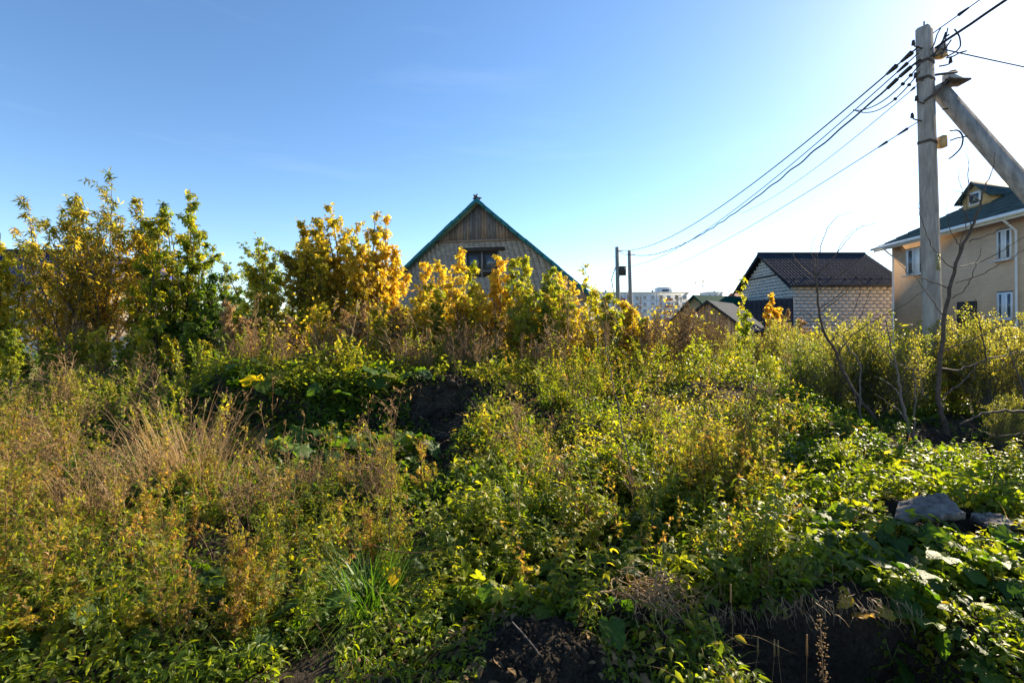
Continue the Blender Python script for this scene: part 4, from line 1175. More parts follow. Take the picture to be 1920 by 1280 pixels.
def bare_tree(label, d, limbs, bark='bark', seed=0, name='bare_tree'):
    """limbs: list of (points in the photograph with a depth offset each, r0, r1)"""
    rng = np.random.RandomState(seed)
    p0 = limbs[0][0][0]
    base = P(p0[0], p0[1], d)
    x = base.x
    zg = float(hgt(x, d))
    t = thing(name, label, 'tree', (x, d, zg))
    for k, (pts, r0, r1) in enumerate(limbs):
        n = len(pts)
        off = [0.0] + list(np.cumsum(rng.normal(0, .10, n - 1)))
        if k == 0: off = [0.0] * n
        arr = np.array([np.array(P(a[0], a[1], d + o)) - np.array([x, d, zg]) for a, o in zip(pts, off)])
        if k == 0: arr[0, 2] = min(arr[0, 2], -.03)
        tt = np.linspace(0, n - 1, max(8, n * 5))
        sp_ = np.stack([np.interp(tt, np.arange(n), arr[:, c]) for c in range(3)], 1)
        for _ in range(4): sp_[1:-1] = (sp_[:-2] + 2 * sp_[1:-1] + sp_[2:]) / 4
        sp_[1:-1] += rng.normal(0, .006, sp_[1:-1].shape)
        g = Geo(); g.tube(sp_, r0 * .8, r1 * .75, 7 if r0 > .02 else 5, tint=rng.rand())
        obj('trunk' if k == 0 else 'branch', g.mesh('trunk' if k == 0 else 'branch', M[bark], smooth=True), t)
    return t
bare_tree('leaning bare tree with long trunk in front of the big concrete pole', 6.2, [
    ([(1790, 866), (1770, 790), (1757, 750), (1764, 650), (1775, 570), (1797, 480), (1825, 420), (1838, 380)], .042, .017),
    ([(1838, 380), (1846, 352), (1862, 320), (1866, 285)], .013, .004),
    ([(1838, 378), (1826, 368), (1804, 362), (1782, 355)], .009, .003),
    ([(1804, 362), (1798, 330), (1796, 312)], .006, .002),
    ([(1818, 380), (1815, 330), (1816, 295), (1808, 262)], .007, .002),
    ([(1823, 425), (1810, 405), (1800, 380), (1797, 372)], .008, .003),
    ([(1805, 470), (1785, 440), (1776, 410), (1773, 360)], .008, .002),
    ([(1797, 480), (1812, 410), (1818, 300)], .008, .002),
    ([(1793, 508), (1760, 480), (1740, 450), (1724, 400), (1722, 378)], .010, .003),
    ([(1818, 453), (1850, 442), (1885, 425), (1905, 412)], .008, .003),
    ([(1800, 500), (1840, 492), (1880, 470), (1925, 440)], .009, .004),
    ([(1792, 530), (1840, 515), (1885, 490), (1930, 462)], .009, .004),
    ([(1780, 540), (1730, 522), (1700, 512), (1675, 480)], .009, .003),
    ([(1785, 560), (1810, 545), (1830, 500), (1840, 465)], .009, .003),
    ([(1775, 600), (1745, 560), (1715, 515), (1702, 495)], .009, .003),
    ([(1764, 660), (1800, 645), (1835, 632), (1880, 610), (1912, 590)], .013, .004),
    ([(1762, 690), (1800, 695), (1850, 672), (1880, 668), (1925, 655)], .016, .008),
    ([(1850, 672), (1838, 610), (1830, 585), (1828, 560)], .010, .004),
    ([(1772, 740), (1810, 712), (1835, 680)], .014, .008),
    ([(1768, 700), (1700, 690), (1680, 680), (1640, 640)], .008, .003),
], seed=2)
bare_tree('slender bare tree with arching twigs in front of the pale block wall', 6.6, [
    ([(1656, 825), (1645, 790), (1610, 745), (1585, 710), (1568, 660), (1545, 625), (1535, 580), (1530, 530), (1528, 510)], .034, .013),
    ([(1528, 512), (1534, 480), (1545, 440), (1562, 412), (1585, 400), (1602, 397)], .010, .002),
    ([(1530, 520), (1555, 492), (1580, 460), (1605, 430), (1630, 420), (1665, 413)], .010, .002),
    ([(1532, 514), (1560, 488), (1588, 440), (1612, 424), (1645, 418)], .008, .002),
    ([(1526, 520), (1505, 502), (1490, 485), (1480, 455)], .008, .002),
    ([(1528, 512), (1520, 470), (1524, 450), (1535, 436)], .006, .002),
    ([(1529, 516), (1528, 470), (1525, 430)], .006, .002),
    ([(1533, 545), (1565, 525), (1600, 495), (1632, 472), (1676, 440)], .009, .003),
    ([(1534, 580), (1560, 562), (1585, 540), (1605, 520), (1612, 500)], .009, .003),
    ([(1536, 585), (1575, 560), (1600, 530), (1640, 505)], .008, .003),
    ([(1540, 605), (1585, 600), (1605, 580), (1615, 530), (1622, 500)], .009, .003),
    ([(1545, 625), (1520, 590), (1500, 580)], .008, .003),
    ([(1568, 665), (1600, 625), (1650, 595), (1690, 575), (1740, 540)], .012, .004),
    ([(1585, 705), (1570, 640), (1550, 620), (1545, 600)], .010, .004),
    ([(1585, 710), (1555, 690), (1510, 650), (1500, 630)], .009, .003),
    ([(1556, 640), (1610, 605), (1625, 560), (1640, 530)], .008, .003),
], seed=3)
bare_tree('forked grey stem between the two bare trees', 6.0, [
    ([(1715, 880), (1712, 840), (1700, 790), (1690, 745), (1680, 690), (1670, 640), (1660, 600)], .028, .008),
    ([(1703, 800), (1688, 770), (1665, 755), (1640, 738)], .012, .004),
    ([(1712, 840), (1714, 790), (1716, 720), (1712, 690)], .016, .006),
    ([(1680, 690), (1660, 660), (1640, 640), (1625, 620)], .010, .004),
    ([(1716, 720), (1735, 750), (1720, 690), (1722, 660)], .010, .003),
    ([(1690, 745), (1670, 720), (1640, 705)], .010, .004),
], 'bark_grey', seed=4)
bare_tree('pale thin stem leaning at the shady side of the forked one', 6.4, [
    ([(1618, 812), (1612, 780), (1613, 720), (1614, 680), (1590, 650), (1566, 620)], .018, .008),
    ([(1612, 770), (1600, 730), (1590, 700)], .008, .003),
], 'bark_grey', seed=5)
bare_tree('dark horizontal branch reaching in from the picture edge', 5.2, [
    ([(1990, 900), (1965, 800), (1930, 772), (1880, 770), (1840, 776), (1800, 795)], .026, .012),
    ([(1965, 800), (1920, 812), (1870, 818), (1830, 805), (1800, 780)], .010, .003),
    ([(1930, 772), (1905, 690), (1895, 660), (1875, 630)], .012, .004),
    ([(1965, 790), (1925, 655), (1898, 680)], .014, .005),
], seed=6)
bare_tree('long thin bare stick rising from the green plants in mid plot', 4.2, [
    ([(1206, 1065), (1205, 1010), (1195, 930), (1175, 840), (1158, 760), (1145, 700), (1136, 650), (1130, 600)], .0105, .004),
    ([(1158, 765), (1170, 740), (1172, 720)], .004, .0015),
], 'bark_grey', seed=7)
bare_tree('twiggy upright stem with few dry twigs on the ramp', 4.6, [
    ([(1384, 950), (1388, 880), (1392, 830), (1400, 770), (1408, 720), (1415, 690)], .014, .004),
    ([(1400, 772), (1380, 750), (1374, 720)], .006, .002),
    ([(1394, 820), (1420, 780), (1440, 765)], .006, .002),
    ([(1388, 880), (1410, 830), (1412, 800)], .005, .002),
    ([(1392, 830), (1360, 800), (1330, 765)], .005, .002),
], 'bark_grey', seed=8)

# ------------------------------------------------------------------ weeds
def weed_mesh(seed, H, kind):
    rng = np.random.RandomState(seed)
    W, C = Geo(), Geo()
    if kind == 'ragweed':        # reddish stem, ascending side shoots, fine cut leaves
        st = bent((0, 0, 0), (rng.normal(0, .06), rng.normal(0, .06), H), .03, 7, rng)
        W.tube(st, .0065, .002, 4, tint=rng.rand())
        lines = [st]
        for b in range(rng.randint(10, 15)):
            q = rng.uniform(.18, .95); i = q * 6; k = min(int(i), 5)
            p0 = st[k] * (1 - i + k) + st[k + 1] * (i - k)
            a = b * 2.4 + rng.normal(0, .3); ln = H * (.1 + .30 * (1 - q)) * rng.uniform(.7, 1.2)
            br = bent(p0, p0 + np.array([math.cos(a) * .75, math.sin(a) * .75, .8]) * ln, .05, 4, rng)
            W.tube(br, .0032, .001, 3, tint=rng.rand()); lines.append(br)
        P_, D_ = [], []
        for l in lines:
            n = int(5 + 24 * np.linalg.norm(l[-1] - l[0]) / H * 1.6)
            u = rng.uniform(.1, 1, n) * (len(l) - 1); k = np.minimum(u.astype(int), len(l) - 2); fr = (u - k)[:, None]
            P_.append(l[k] * (1 - fr) + l[k + 1] * fr); D_.append(rng.normal(0, 1, (n, 3)) + [0, 0, .35])
        P_, D_ = np.vstack(P_), np.vstack(D_)
        C.copies(FINE, P_, D_, rng.uniform(.03, .075, len(P_)) * (1.15 - .5 * P_[:, 2] / H), np.clip(rng.uniform(.2, .8) + rng.normal(0, .2, len(P_)), 0, 1), rng)
        return W.mesh('stem', M['stem_red']), C.mesh('foliage', M['weed'])
    if kind == 'herb':           # thin stems with many small leaves and a few dry tips
        for s in range(rng.randint(3, 7)):
            st = bent(rng.normal(0, .05, 3) * [1, 1, 0], (rng.normal(0, .16), rng.normal(0, .16), H * rng.uniform(.55, 1)), .06, 7, rng)
            W.tube(st, .0032, .0012, 3, tint=rng.rand())
            n = rng.randint(26, 42)
            u = rng.uniform(.08, 1, n) * 6; k = np.minimum(u.astype(int), 5); fr = (u - k)[:, None]
            C.copies(NARROW if rng.rand() < .6 else FINE, st[k] * (1 - fr) + st[k + 1] * fr, rng.normal(0, 1, (n, 3)) + [0, 0, .3], rng.uniform(.025, .07, n) * (1.2 - .6 * u / 6), np.clip(rng.uniform(.25, 1) + rng.normal(0, .15, n), 0, 1), rng)
        return W.mesh('stem', M['stem_green']), C.mesh('foliage', M['green_bright' if seed % 2 else 'weed'])
    if kind == 'stalk':          # one tall dry stem with a few side twigs and rags of leaf
        st = bent((0, 0, 0), (rng.normal(0, .12), rng.normal(0, .12), H), .05, 8, rng)
        W.tube(st, .0055, .0018, 4, tint=rng.rand())
        for b in range(rng.randint(5, 10)):
            q = rng.uniform(.35, 1); i = q * 7; k = min(int(i), 6)
            p0 = st[k] * (1 - i + k) + st[k + 1] * (i - k)
            br = bent(p0, p0 + np.array([rng.normal(0, .6), rng.normal(0, .6), rng.uniform(.5, 1)]) * H * .16, .08, 4, rng)
            W.tube(br, .0026, .001, 3, tint=rng.rand())
            n = rng.randint(2, 7)
            C.copies(NARROW, br[rng.randint(1, 4, n)], rng.normal(0, 1, (n, 3)) + [0, 0, -.5], rng.uniform(.02, .06, n), rng.rand(n), rng)
        return W.mesh('stem', M['stem_red' if seed % 2 else 'stem_dry']), C.mesh('foliage', M['dry' if seed % 3 else 'weed'])
    if kind == 'dry':            # tan, much branched, seed husks
        for s in range(rng.randint(2, 5)):
            st = bent(rng.normal(0, .03, 3) * [1, 1, 0], (rng.normal(0, .16), rng.normal(0, .16), H * rng.uniform(.7, 1)), .06, 7, rng)
            W.tube(st, .005, .0015, 4, tint=rng.rand())
            for b in range(14):
                q = rng.uniform(.3, 1); i = q * 6; k = min(int(i), 5)
                p0 = st[k] * (1 - i + k) + st[k + 1] * (i - k)
                d = np.array([rng.normal(0, .7), rng.normal(0, .7), rng.uniform(.4, 1.1)]); ln = H * .22 * rng.uniform(.4, 1.2)
                br = bent(p0, p0 + d * ln, .1, 4, rng)
                W.tube(br, .0022, .0008, 3, tint=rng.rand())
                n = rng.randint(5, 13)
                u = rng.uniform(.3, 1, n) * 3; k = np.minimum(u.astype(int), 2); fr = (u - k)[:, None]
                C.copies(SEED if rng.rand() < .5 else SL, br[k] * (1 - fr) + br[k + 1] * fr, rng.normal(0, 1, (n, 3)), rng.uniform(.01, .03, n), rng.rand(n), rng)
        return W.mesh('stem', M['stem_dry']), C.mesh('foliage', M['dry'])
    if kind == 'nettle':          # leafy green plant with opposite leaves
        for s in range(rng.randint(2, 5)):
            st = bent(rng.normal(0, .04, 3) * [1, 1, 0], (rng.normal(0, .12), rng.normal(0, .12), H * rng.uniform(.6, 1)), .05, 7, rng)
            W.tube(st, .0045, .002, 4, tint=rng.rand())
            nn = 11
            for k in range(nn):
                q = .12 + .88 * k / (nn - 1); i = q * 6; j = min(int(i), 5)
                p0 = st[j] * (1 - i + j) + st[j + 1] * (i - j)
                a = k * math.pi / 2 + rng.normal(0, .3)
                dd = np.array([[math.cos(a), math.sin(a), rng.normal(.05, .3)], [-math.cos(a), -math.sin(a), rng.normal(.05, .3)]])
                C.copies(TRI if rng.rand() < .35 else MID, [p0, p0], dd, rng.uniform(.05, .105) * (1.15 - .6 * abs(q - .5)), np.clip(rng.uniform(.15, .85, 2), 0, 1), rng, roll=.3)
        return W.mesh('stem', M['stem_green']), C.mesh('foliage', M['green_bright'])
    if kind == 'wort':            # mid height, small yellow green leaves, brown seed tops (back of the plot)
        for s in range(rng.randint(3, 6)):
            st = bent(rng.normal(0, .06, 3) * [1, 1, 0], (rng.normal(0, .14), rng.normal(0, .14), H * rng.uniform(.7, 1)), .04, 7, rng)
            W.tube(st, .006, .002, 4, tint=rng.rand())
            n = 55
            u = rng.beta(1.6, 1.1, n) * 6; k = np.minimum(u.astype(int), 5); fr = (u - k)[:, None]
            pp = st[k] * (1 - fr) + st[k + 1] * fr
            C.copies(OV, pp, rng.normal(0, 1, (n, 3)) + [0, 0, .1], rng.uniform(.04, .085, n), np.clip(rng.uniform(.2, .8) + rng.normal(0, .2, n), 0, 1), rng)
        return W.mesh('stem', M['stem_dry']), C.mesh('foliage', M['yellowgreen'])
    if kind == 'plume':           # brown seed plume stalks
        for s in range(rng.randint(3, 6)):
            st = bent(rng.normal(0, .06, 3) * [1, 1, 0], (rng.normal(0, .12), rng.normal(0, .12), H * rng.uniform(.7, 1)), .03, 7, rng)
            W.tube(st, .006, .002, 4, tint=rng.rand())
            n = 130
            u = rng.uniform(.45, 1, n) * 6; k = np.minimum(u.astype(int), 5); fr = (u - k)[:, None]
            pp = st[k] * (1 - fr) + st[k + 1] * fr
            sp = rng.normal(0, 1, (n, 3)) * (.06 * (1.15 - u / 6))[:, None] * [1, 1, 1.2]
            C.copies(SEED, pp + sp, sp + [0, 0, .02], rng.uniform(.015, .03, n), rng.rand(n), rng)
        return W.mesh('stem', M['stem_dry']), C.mesh('foliage', M['dry'])

PR = {k: [(weed_mesh(500 + 17 * i + 1000 * q, h, k), h) for i, h in enumerate(hh)] for q, (k, hh) in enumerate({
    'ragweed': (.9, .75, .65, .8, .7, 1.0, .6), 'dry': (.9, .7, .8, 1.0, .6), 'nettle': (.55, .45, .6, .4, .5), 'wort': (1.1, 1.0, .9, 1.2, .8), 'plume': (1.2, 1.0, 1.1, .9), 'herb': (.5, .6, .42, .55, .7, .48), 'stalk': (.9, 1.1, .8, 1.0, .7)}.items())}
NAMES = {'stalk': 'dry_stalk', 'herb': 'meadow_herb', 'ragweed': 'weed', 'dry': 'dry_weed', 'nettle': 'nettle', 'wort': 'tall_weed', 'plume': 'seeding_weed'}
CATS = {'stalk': 'dry stalk', 'herb': 'herb', 'ragweed': 'weed', 'dry': 'dry weed', 'nettle': 'leafy plant', 'wort': 'weed', 'plume': 'dry weed'}

def shut(x, d):
    """places kept free of tall plants: in front of the root clump and of the slab"""
    px = x / d * F + 960
    return ((px > 1130) & (px < 1330) & (d < 2.95)) | ((px > 1640) & (px < 1900) & (d > 2.95) & (d < 3.75)) | ((px > 1380) & (px < 1660) & (d < 2.75)) | ((px > 590) & (px < 800) & (d < 2.95))

def scatter(kind, n, pxr, dr, sc, label, group, seed, soil=.5, bias=0.0, lean=.10, clump=.46):
    rng = np.random.RandomState(seed)
    k = 0; tries = 0
    while k < n and tries < n * 30:
        tries += 1
        d = math.sqrt(rng.uniform(dr[0] ** 2, dr[1] ** 2)) if not bias else dr[0] + (dr[1] - dr[0]) * rng.rand() ** bias
        x = X(rng.uniform(*pxr), d)
        if soil_mask(x, d) > soil or shut(x, d): continue
        if vnoise(x * 1.2 + 40, d * 1.2, seed) < clump: continue
        (me, h) = PR[kind][rng.randint(len(PR[kind]))]
        t = thing(NAMES[kind], label, CATS[kind], (x, d, float(hgt(x, d)) - .015), rng.uniform(0, 6.28), group)
        t.rotation_euler = (rng.normal(0, lean), rng.normal(0, lean), rng.uniform(0, 6.28))
        s = rng.uniform(*sc); t.scale = (s, s, s * rng.uniform(.85, 1.15))
        obj('stem', me[0], t); obj('foliage', me[1], t, kind='stuff')
        k += 1

# left foreground: reddish fine leaved weeds
scatter('ragweed', 62, (-60, 470), (2.35, 4.2), (.45, .85), 'reddish stemmed weed with fine yellowing leaves in the near patch below the dry grass', 'fine leaved weeds in the near patch', 1)
scatter('ragweed', 34, (440, 760), (2.3, 3.3), (.35, .65), 'short fine leaved weed beside the bright grass tuft', 'short weeds beside the bright grass tuft', 2)
scatter('ragweed', 40, (-60, 440), (4.2, 5.8), (.6, 1.0), 'half dry weed with pinkish tops among the brown stalks', 'half dry weeds among the brown stalks', 3)
scatter('dry', 40, (-60, 480), (3.5, 5.6), (.55, .9), 'tan dry weed with wiry twigs below the shady soil face', 'tan dry weeds below the soil face', 4)
scatter('wort', 55, (-60, 440), (5.6, 8.5), (.45, .8), 'leafy yellow green weed growing before the saplings and whitewashed fence', 'leafy weeds before the whitewashed fence', 5)
scatter('dry', 34, (-60, 440), (5.6, 9.5), (.7, 1.05), 'dry brown weed between the leafy ones before the whitewashed fence', 'dry weeds before the whitewashed fence', 6)
# top of the heap and behind it
scatter('wort', 70, (430, 1080), (7.3, 9.6), (.35, .75), 'yellow green weed on the crest of the soil heap', 'weeds on the crest of the heap', 7)
scatter('dry', 40, (430, 1060), (7.4, 9.8), (.6, 1.1), 'brown twiggy dry weed on the crest of the soil heap', 'dry weeds on the crest of the heap', 27)
scatter('plume', 40, (420, 1060), (8.0, 9.8), (.6, 1.0), 'brown seeding stalk on the crest of the heap below the brick gable', 'seeding stalks below the brick gable', 8)
scatter('plume', 42, (1080, 1340), (8.2, 11.0), (.8, 1.25), 'rusty seeding stalk in the brown belt below the apartment block', 'rusty stalks below the apartment block', 9)
scatter('plume', 8, (120, 250), (10.5, 11.5), (1.2, 1.6), 'tall russet seeding stalk before the willow stems', 'russet stalks before the willow', 10)
scatter('wort', 40, (1080, 1480), (7.2, 9.5), (.4, .8), 'small yellow green weed on the heap top below the timber shed', 'weeds below the timber shed', 11)
scatter('stalk', 34, (-60, 760), (2.6, 6.5), (.55, 1.0), 'lone tall dry stalk standing above the left weeds', 'lone stalks above the left weeds', 120, clump=.2)
scatter('stalk', 26, (930, 1500), (3.2, 7.6), (.45, .8), 'lone dry stalk standing above the slope plants', 'lone stalks above the slope plants', 121, clump=.2)
scatter('stalk', 36, (430, 1320), (8.0, 10.5), (.9, 1.6), 'thin tall stalk in the thicket below the gable', 'thin stalks in the thicket', 122, clump=.2)
# ramp and right foreground
scatter('herb', 90, (900, 1480), (2.9, 5.2), (.6, 1.1), 'fine leaved herb on the sunny slope around the thin bare stick', 'fine herbs on the sunny slope', 112)
scatter('herb', 60, (930, 1500), (5.2, 7.8), (.7, 1.1), 'fine leaved herb high on the slope under the saplings', 'fine herbs high on the slope', 113)
scatter('herb', 60, (-60, 640), (2.35, 4.0), (.5, 1.0), 'fresh fine leaved herb between the near burdocks', 'fine herbs between the near burdocks', 114)
scatter('dry', 24, (930, 1480), (3.6, 7.4), (.35, .7), 'small dry weed scattered over the sunny slope', 'small dry weeds on the sunny slope', 115)
scatter('nettle', 60, (930, 1480), (2.9, 5.0), (.5, 1.0), 'leafy green plant on the sunny slope around the thin bare stick', 'leafy plants on the sunny slope', 12)
scatter('nettle', 46, (880, 1450), (2.6, 3.9), (.5, .95), 'fresh green plant at the foot of the sunny slope', 'green plants at the foot of the slope', 130, clump=.3)
scatter('nettle', 32, (1000, 1500), (5.0, 7.6), (.5, .9), 'small leafy plant high on the slope under the saplings', 'leafy plants high on the slope', 13)
scatter('nettle', 45, (480, 940), (2.5, 4.0), (.35, .75), 'low green plant in the shady hollow near the grass tuft', 'low plants near the grass tuft', 14)
scatter('ragweed', 26, (1280, 1480), (3.9, 5.2), (.7, 1.0), 'feathery sunlit weed around the twiggy upright stem', 'feathery weeds around the twiggy stem', 15)
scatter('nettle', 36, (1480, 1980), (3.6, 5.6), (.35, .75), 'green plant around the grey broken slab', 'plants around the broken slab', 16)
scatter('dry', 22, (450, 720), (3.5, 4.6), (.45, .7), 'short wiry brown weed in the hollow before the dark soil face', 'short brown weeds before the dark face', 18)
scatter('ragweed', 24, (470, 760), (3.3, 4.6), (.4, .65), 'short yellowing weed in the hollow before the dark soil face', 'short yellowing weeds before the dark face', 19)
scatter('ragweed', 9, (600, 800), (4.2, 5.2), (.7, .9), 'upright weed standing before the dark soil face', 'weeds before the dark soil face', 17)

# ------------------------------------------------------------------ burdock: rosettes whose big leaves are parts
def big_leaf(seed, pet=1.0):
    rng = np.random.RandomState(seed)
    n = 19
    g = Geo()
    ang = np.linspace(-math.pi * .93, math.pi * .93, n)
    # heart shape about (0, .35): radius by angle
    def rad(a): return (.50 + .18 * math.cos(a) + .05 * math.cos(3 * a)) * (1 + rng.normal(0, .07) + .05 * math.cos(a * 9))
    V = [(0, 0.12, 0)]
    rings = []
    for f_ in (.45, .8, 1.0):
        r_ = []
        for k, a in enumerate(ang):
            rr = rad(a) * f_
            x, y = math.sin(a) * rr * .92, .22 + math.cos(a) * rr
            z = .07 * f_ * math.sin(a * 7 + 1) - .30 * (x * x + (y - .2) ** 2) + rng.normal(0, .03) * f_ + .22 * abs(x) * (1 - f_ * .5)
            r_.append((x, y, z))
        rings.append(r_)
    V += rings[0] + rings[1] + rings[2]
    f3 = [(0, 1 + k + 1, 1 + k) for k in range(n - 1)]
    f4 = [(1 + q * n + k, 1 + q * n + k + 1, 1 + n + q * n + k + 1, 1 + n + q * n + k) for q in (0, 1) for k in range(n - 1)]
    g.raw(V, f3=f3, f4=f4, tint=rng.rand())
    return g.mesh('leaf', M['burdock'], smooth=True)
LEAF = [big_leaf(k) for k in range(7)]
LEAFY = []
for q in LEAF[:3]:
    c = q.copy(); c.materials.clear(); c.materials.append(M['burdock_yellow']); LEAFY.append(c)
PET = []
for k in range(3):
    g = Geo(); rng = np.random.RandomState(k)
    g.tube(bent((0, 0, 0), (0, .55, .85), .04, 6, rng, .12), .022, .014, 5); PET.append(g.mesh('leaf_stalk', M['stem_green']))

def burdock(x, y, size, nl, label, group, rng, spread=1.0, yellow=0):
    z = float(hgt(x, y))
    t = thing('burdock', label, 'burdock', (x, y, z - .01), rng.uniform(0, 6.28), group)
    for k in range(nl):
        a = k * 2.4 + rng.normal(0, .35)
        sz = size * rng.uniform(.6, 1.15)
        h = size * rng.uniform(.35, 1.25); r_ = size * rng.uniform(.25, .85) * spread
        c = Vector((math.cos(a) * r_, math.sin(a) * r_, h))
        # the stalk from the ground to the leaf base
        g = Geo()
        g.tube(bent((0, 0, 0), c, .05, 5, rng, .06 * size), .010 * size / .25, .006 * size / .25, 4, tint=rng.rand())
        obj('leaf_stalk', g.mesh('leaf_stalk', M['stem_green']), t)
        o = obj('leaf', LEAFY[rng.randint(3)] if k < yellow else LEAF[rng.randint(7)], t, loc=c, sc=sz)
        if 0 < yellow < nl and k < yellow: o['label'] = 'yellowed leaf'
        o.rotation_euler = Euler((rng.normal(-.35, .35), rng.normal(0, .3), a - math.pi / 2), 'XYZ')
rngb = np.random.RandomState(77)
def burdocks(n, pxr, dr, size, nl, label, group, soil=.45):
    k = 0; tries = 0
    while k < n and tries < 500:
        tries += 1
        d = rngb.uniform(*dr); x = X(rngb.uniform(*pxr), d)
        if soil_mask(x, d) > soil or (shut(x, d) and not 1640 < x / d * F + 960 < 1900): continue
        burdock(x, d, rngb.uniform(*size), rngb.randint(*nl), label, group, rngb)
        k += 1
burdocks(20, (-40, 430), (2.4, 3.1), (.09, .15), (4, 8), 'broad leaved burdock with some yellow leaves below the fine near weeds', 'burdocks below the near weeds')
burdocks(12, (460, 960), (2.45, 3.0), (.09, .14), (3, 6), 'small burdock in the shade in front of the bright grass tuft', 'burdocks in front of the grass tuft')
burdocks(22, (1150, 1900), (2.95, 3.9), (.11, .18), (5, 9), 'glossy burdock in the bed above the cut soil bank', 'burdocks above the cut bank')
burdocks(14, (1560, 1990), (2.9, 3.5), (.12, .2), (5, 9), 'large shiny leaved burdock in front of the broken slab', 'burdocks in front of the slab')
burdocks(12, (960, 1330), (2.5, 3.2), (.13, .2), (3, 6), 'burdock with pale green leaves around the dry root clump', 'burdocks around the root clump')
burdocks(10, (450, 780), (6.9, 7.4), (.2, .3), (4, 7), 'shaded burdock hanging over the dark face of the heap', 'burdocks over the dark face', 2)
burdocks(10, (470, 800), (5.2, 6.2), (.2, .32), (4, 7), 'dark burdock at the foot of the shaded soil face', 'burdocks at the foot of the face', 2)
burdocks(16, (960, 1400), (2.9, 3.6), (.10, .16), (4, 8), 'fresh green burdock at the foot of the sunny slope', 'burdocks at the foot of the slope')
burdocks(12, (1640, 1990), (2.45, 2.95), (.09, .15), (4, 8), 'burdock growing over the soil beside the cut bank', 'burdocks beside the cut bank', 2)
burdock(X(1705, 2.62), 2.62, .2, 6, 'burdock with one orange veined yellow leaf over the cut bank', None, rngb, 1.0, 1)
burdock(X(1790, 2.6), 2.6, .19, 6, 'jagged green burdock lowest over the cut bank', None, rngb)
burdock(X(1620, 2.8), 2.8, .13, 4, 'small yellow burdock clinging to the lip of the cut bank', None, rngb, 1.0, 4)
burdock(X(120, 2.5), 2.5, .16, 4, 'burdock with broad yellow leaves low among the near weeds', None, rngb, 1.0, 3)
burdock(X(215, 2.42), 2.42, .13, 4, 'smaller yellowing burdock with two golden leaves in the near weeds', None, rngb, 1.0, 2)

# ------------------------------------------------------------------ grasses
def tuft(label, px, d, n, ln, lean, wid, mat, cat='grass', name='grass_tuft', seed=0, spread=.08, group=None):
    rng = np.random.RandomState(seed)
    x = X(px, d); g = Geo()
    for k in range(n):
        b = (rng.normal(0, spread), rng.normal(0, spread), -.02)
        a = math.atan2(b[1], b[0]) + rng.normal(0, .7)
        blade(g, b, a, ln * rng.uniform(.5, 1.15), lean * rng.uniform(.3, 1.3), wid * rng.uniform(.6, 1.2), rng, rng.rand())
    o = obj(name, g.mesh(name, M[mat]), loc=(x, d, float(hgt(x, d))), label=label, cat=cat, group=group)
    return o
tuft('bright green grass tuft arching over the shady hollow', 690, 2.80, 320, .50, 1.0, .0036, 'grass', seed=1, spread=.07)
tuft('fresh grass tuft on the sunny slope beside the dark soil', 975, 4.3, 260, .42, .9, .0055, 'grass', seed=2, spread=.12)
tuft('second small grass tuft lower on the sunny slope', 985, 3.8, 140, .38, .9, .005, 'grass', seed=12, spread=.1)
tuft('yellow drooping goldenrod like tuft above the bank', 1345, 3.2, 150, .24, .75, .006, 'yellowgreen', 'plant', 'drooping_plant', seed=3, spread=.05)
for k, (px, d, ln) in enumerate([(320, 5.0, 1.0), (355, 4.7, 1.1), (395, 4.5, 1.0), (285, 4.6, .75), (175, 3.9, .75), (540, 4.2, .65), (60, 4.2, .6)]):
    tuft('tall clump of dry tan grass leaning in the wild patch before the soil face', px, d, 130, ln, .6, .0042, 'straw', 'dry grass', 'dry_grass_clump', seed=20 + k, spread=.10, group='dry grass clumps before the soil face')
for k, (px, d, ln) in enumerate([(1408, 2.5, .16), (1440, 2.48, .15), (1462, 2.5, .14), (1500, 2.5, .2), (1370, 2.5, .17)]):
    x = X(px, d); rng = np.random.RandomState(k); z0 = float(hgt(x, d))
    t = thing('grass_spike', 'pale upright seed spike in front of the cut bank', 'grass', (x, d, z0), 0, 'seed spikes in front of the cut bank')
    g = Geo(); hh = max(.3, CZ - (1225 - HZ) / F * d - z0)
    st = bent((0, 0, 0), (rng.normal(0, .02), 0, hh), .03, 6, rng); g.tube(st, .0025, .0018, 4); obj('stem', g.mesh('stem', M['straw']), t)
    g = Geo(); g.tube([st[-1] - [0, 0, .01], st[-1] + [0, 0, ln * .25], st[-1] + [0, 0, ln * .5]], .006, .003, 6, cap=True); obj('seed_head', g.mesh('seed_head', M['straw']), t)
def seed_stalk():
    d = 2.45; x = X(1542, d); z0 = float(hgt(x, d)); rng = np.random.RandomState(5)
    t = thing('dock_stalk', 'single tan dock stalk with knobbly seed head before the dark bank', 'plant', (x, d, z0))
    top = CZ - (1160 - HZ) / F * d - z0
    st = bent((.02, 0, 0), (-.012, 0, top), .01, 8, rng)
    g = Geo(); g.tube(st, .004, .002, 5); obj('stem', g.mesh('stem', M['stem_dry']), t)
    g = Geo(); n = 260; u = rng.uniform(.25, 1, n) * 7; k = np.minimum(u.astype(int), 6); fr = (u - k)[:, None]
    off = rng.normal(0, .009, (n, 3)); g.copies(SEED, st[k] * (1 - fr) + st[k + 1] * fr + off, off + [0, 0, .003], rng.uniform(.008, .017, n), rng.rand(n), rng)
    obj('seed_head', g.mesh('seed_head', M['straw']), t, kind='stuff')
seed_stalk()


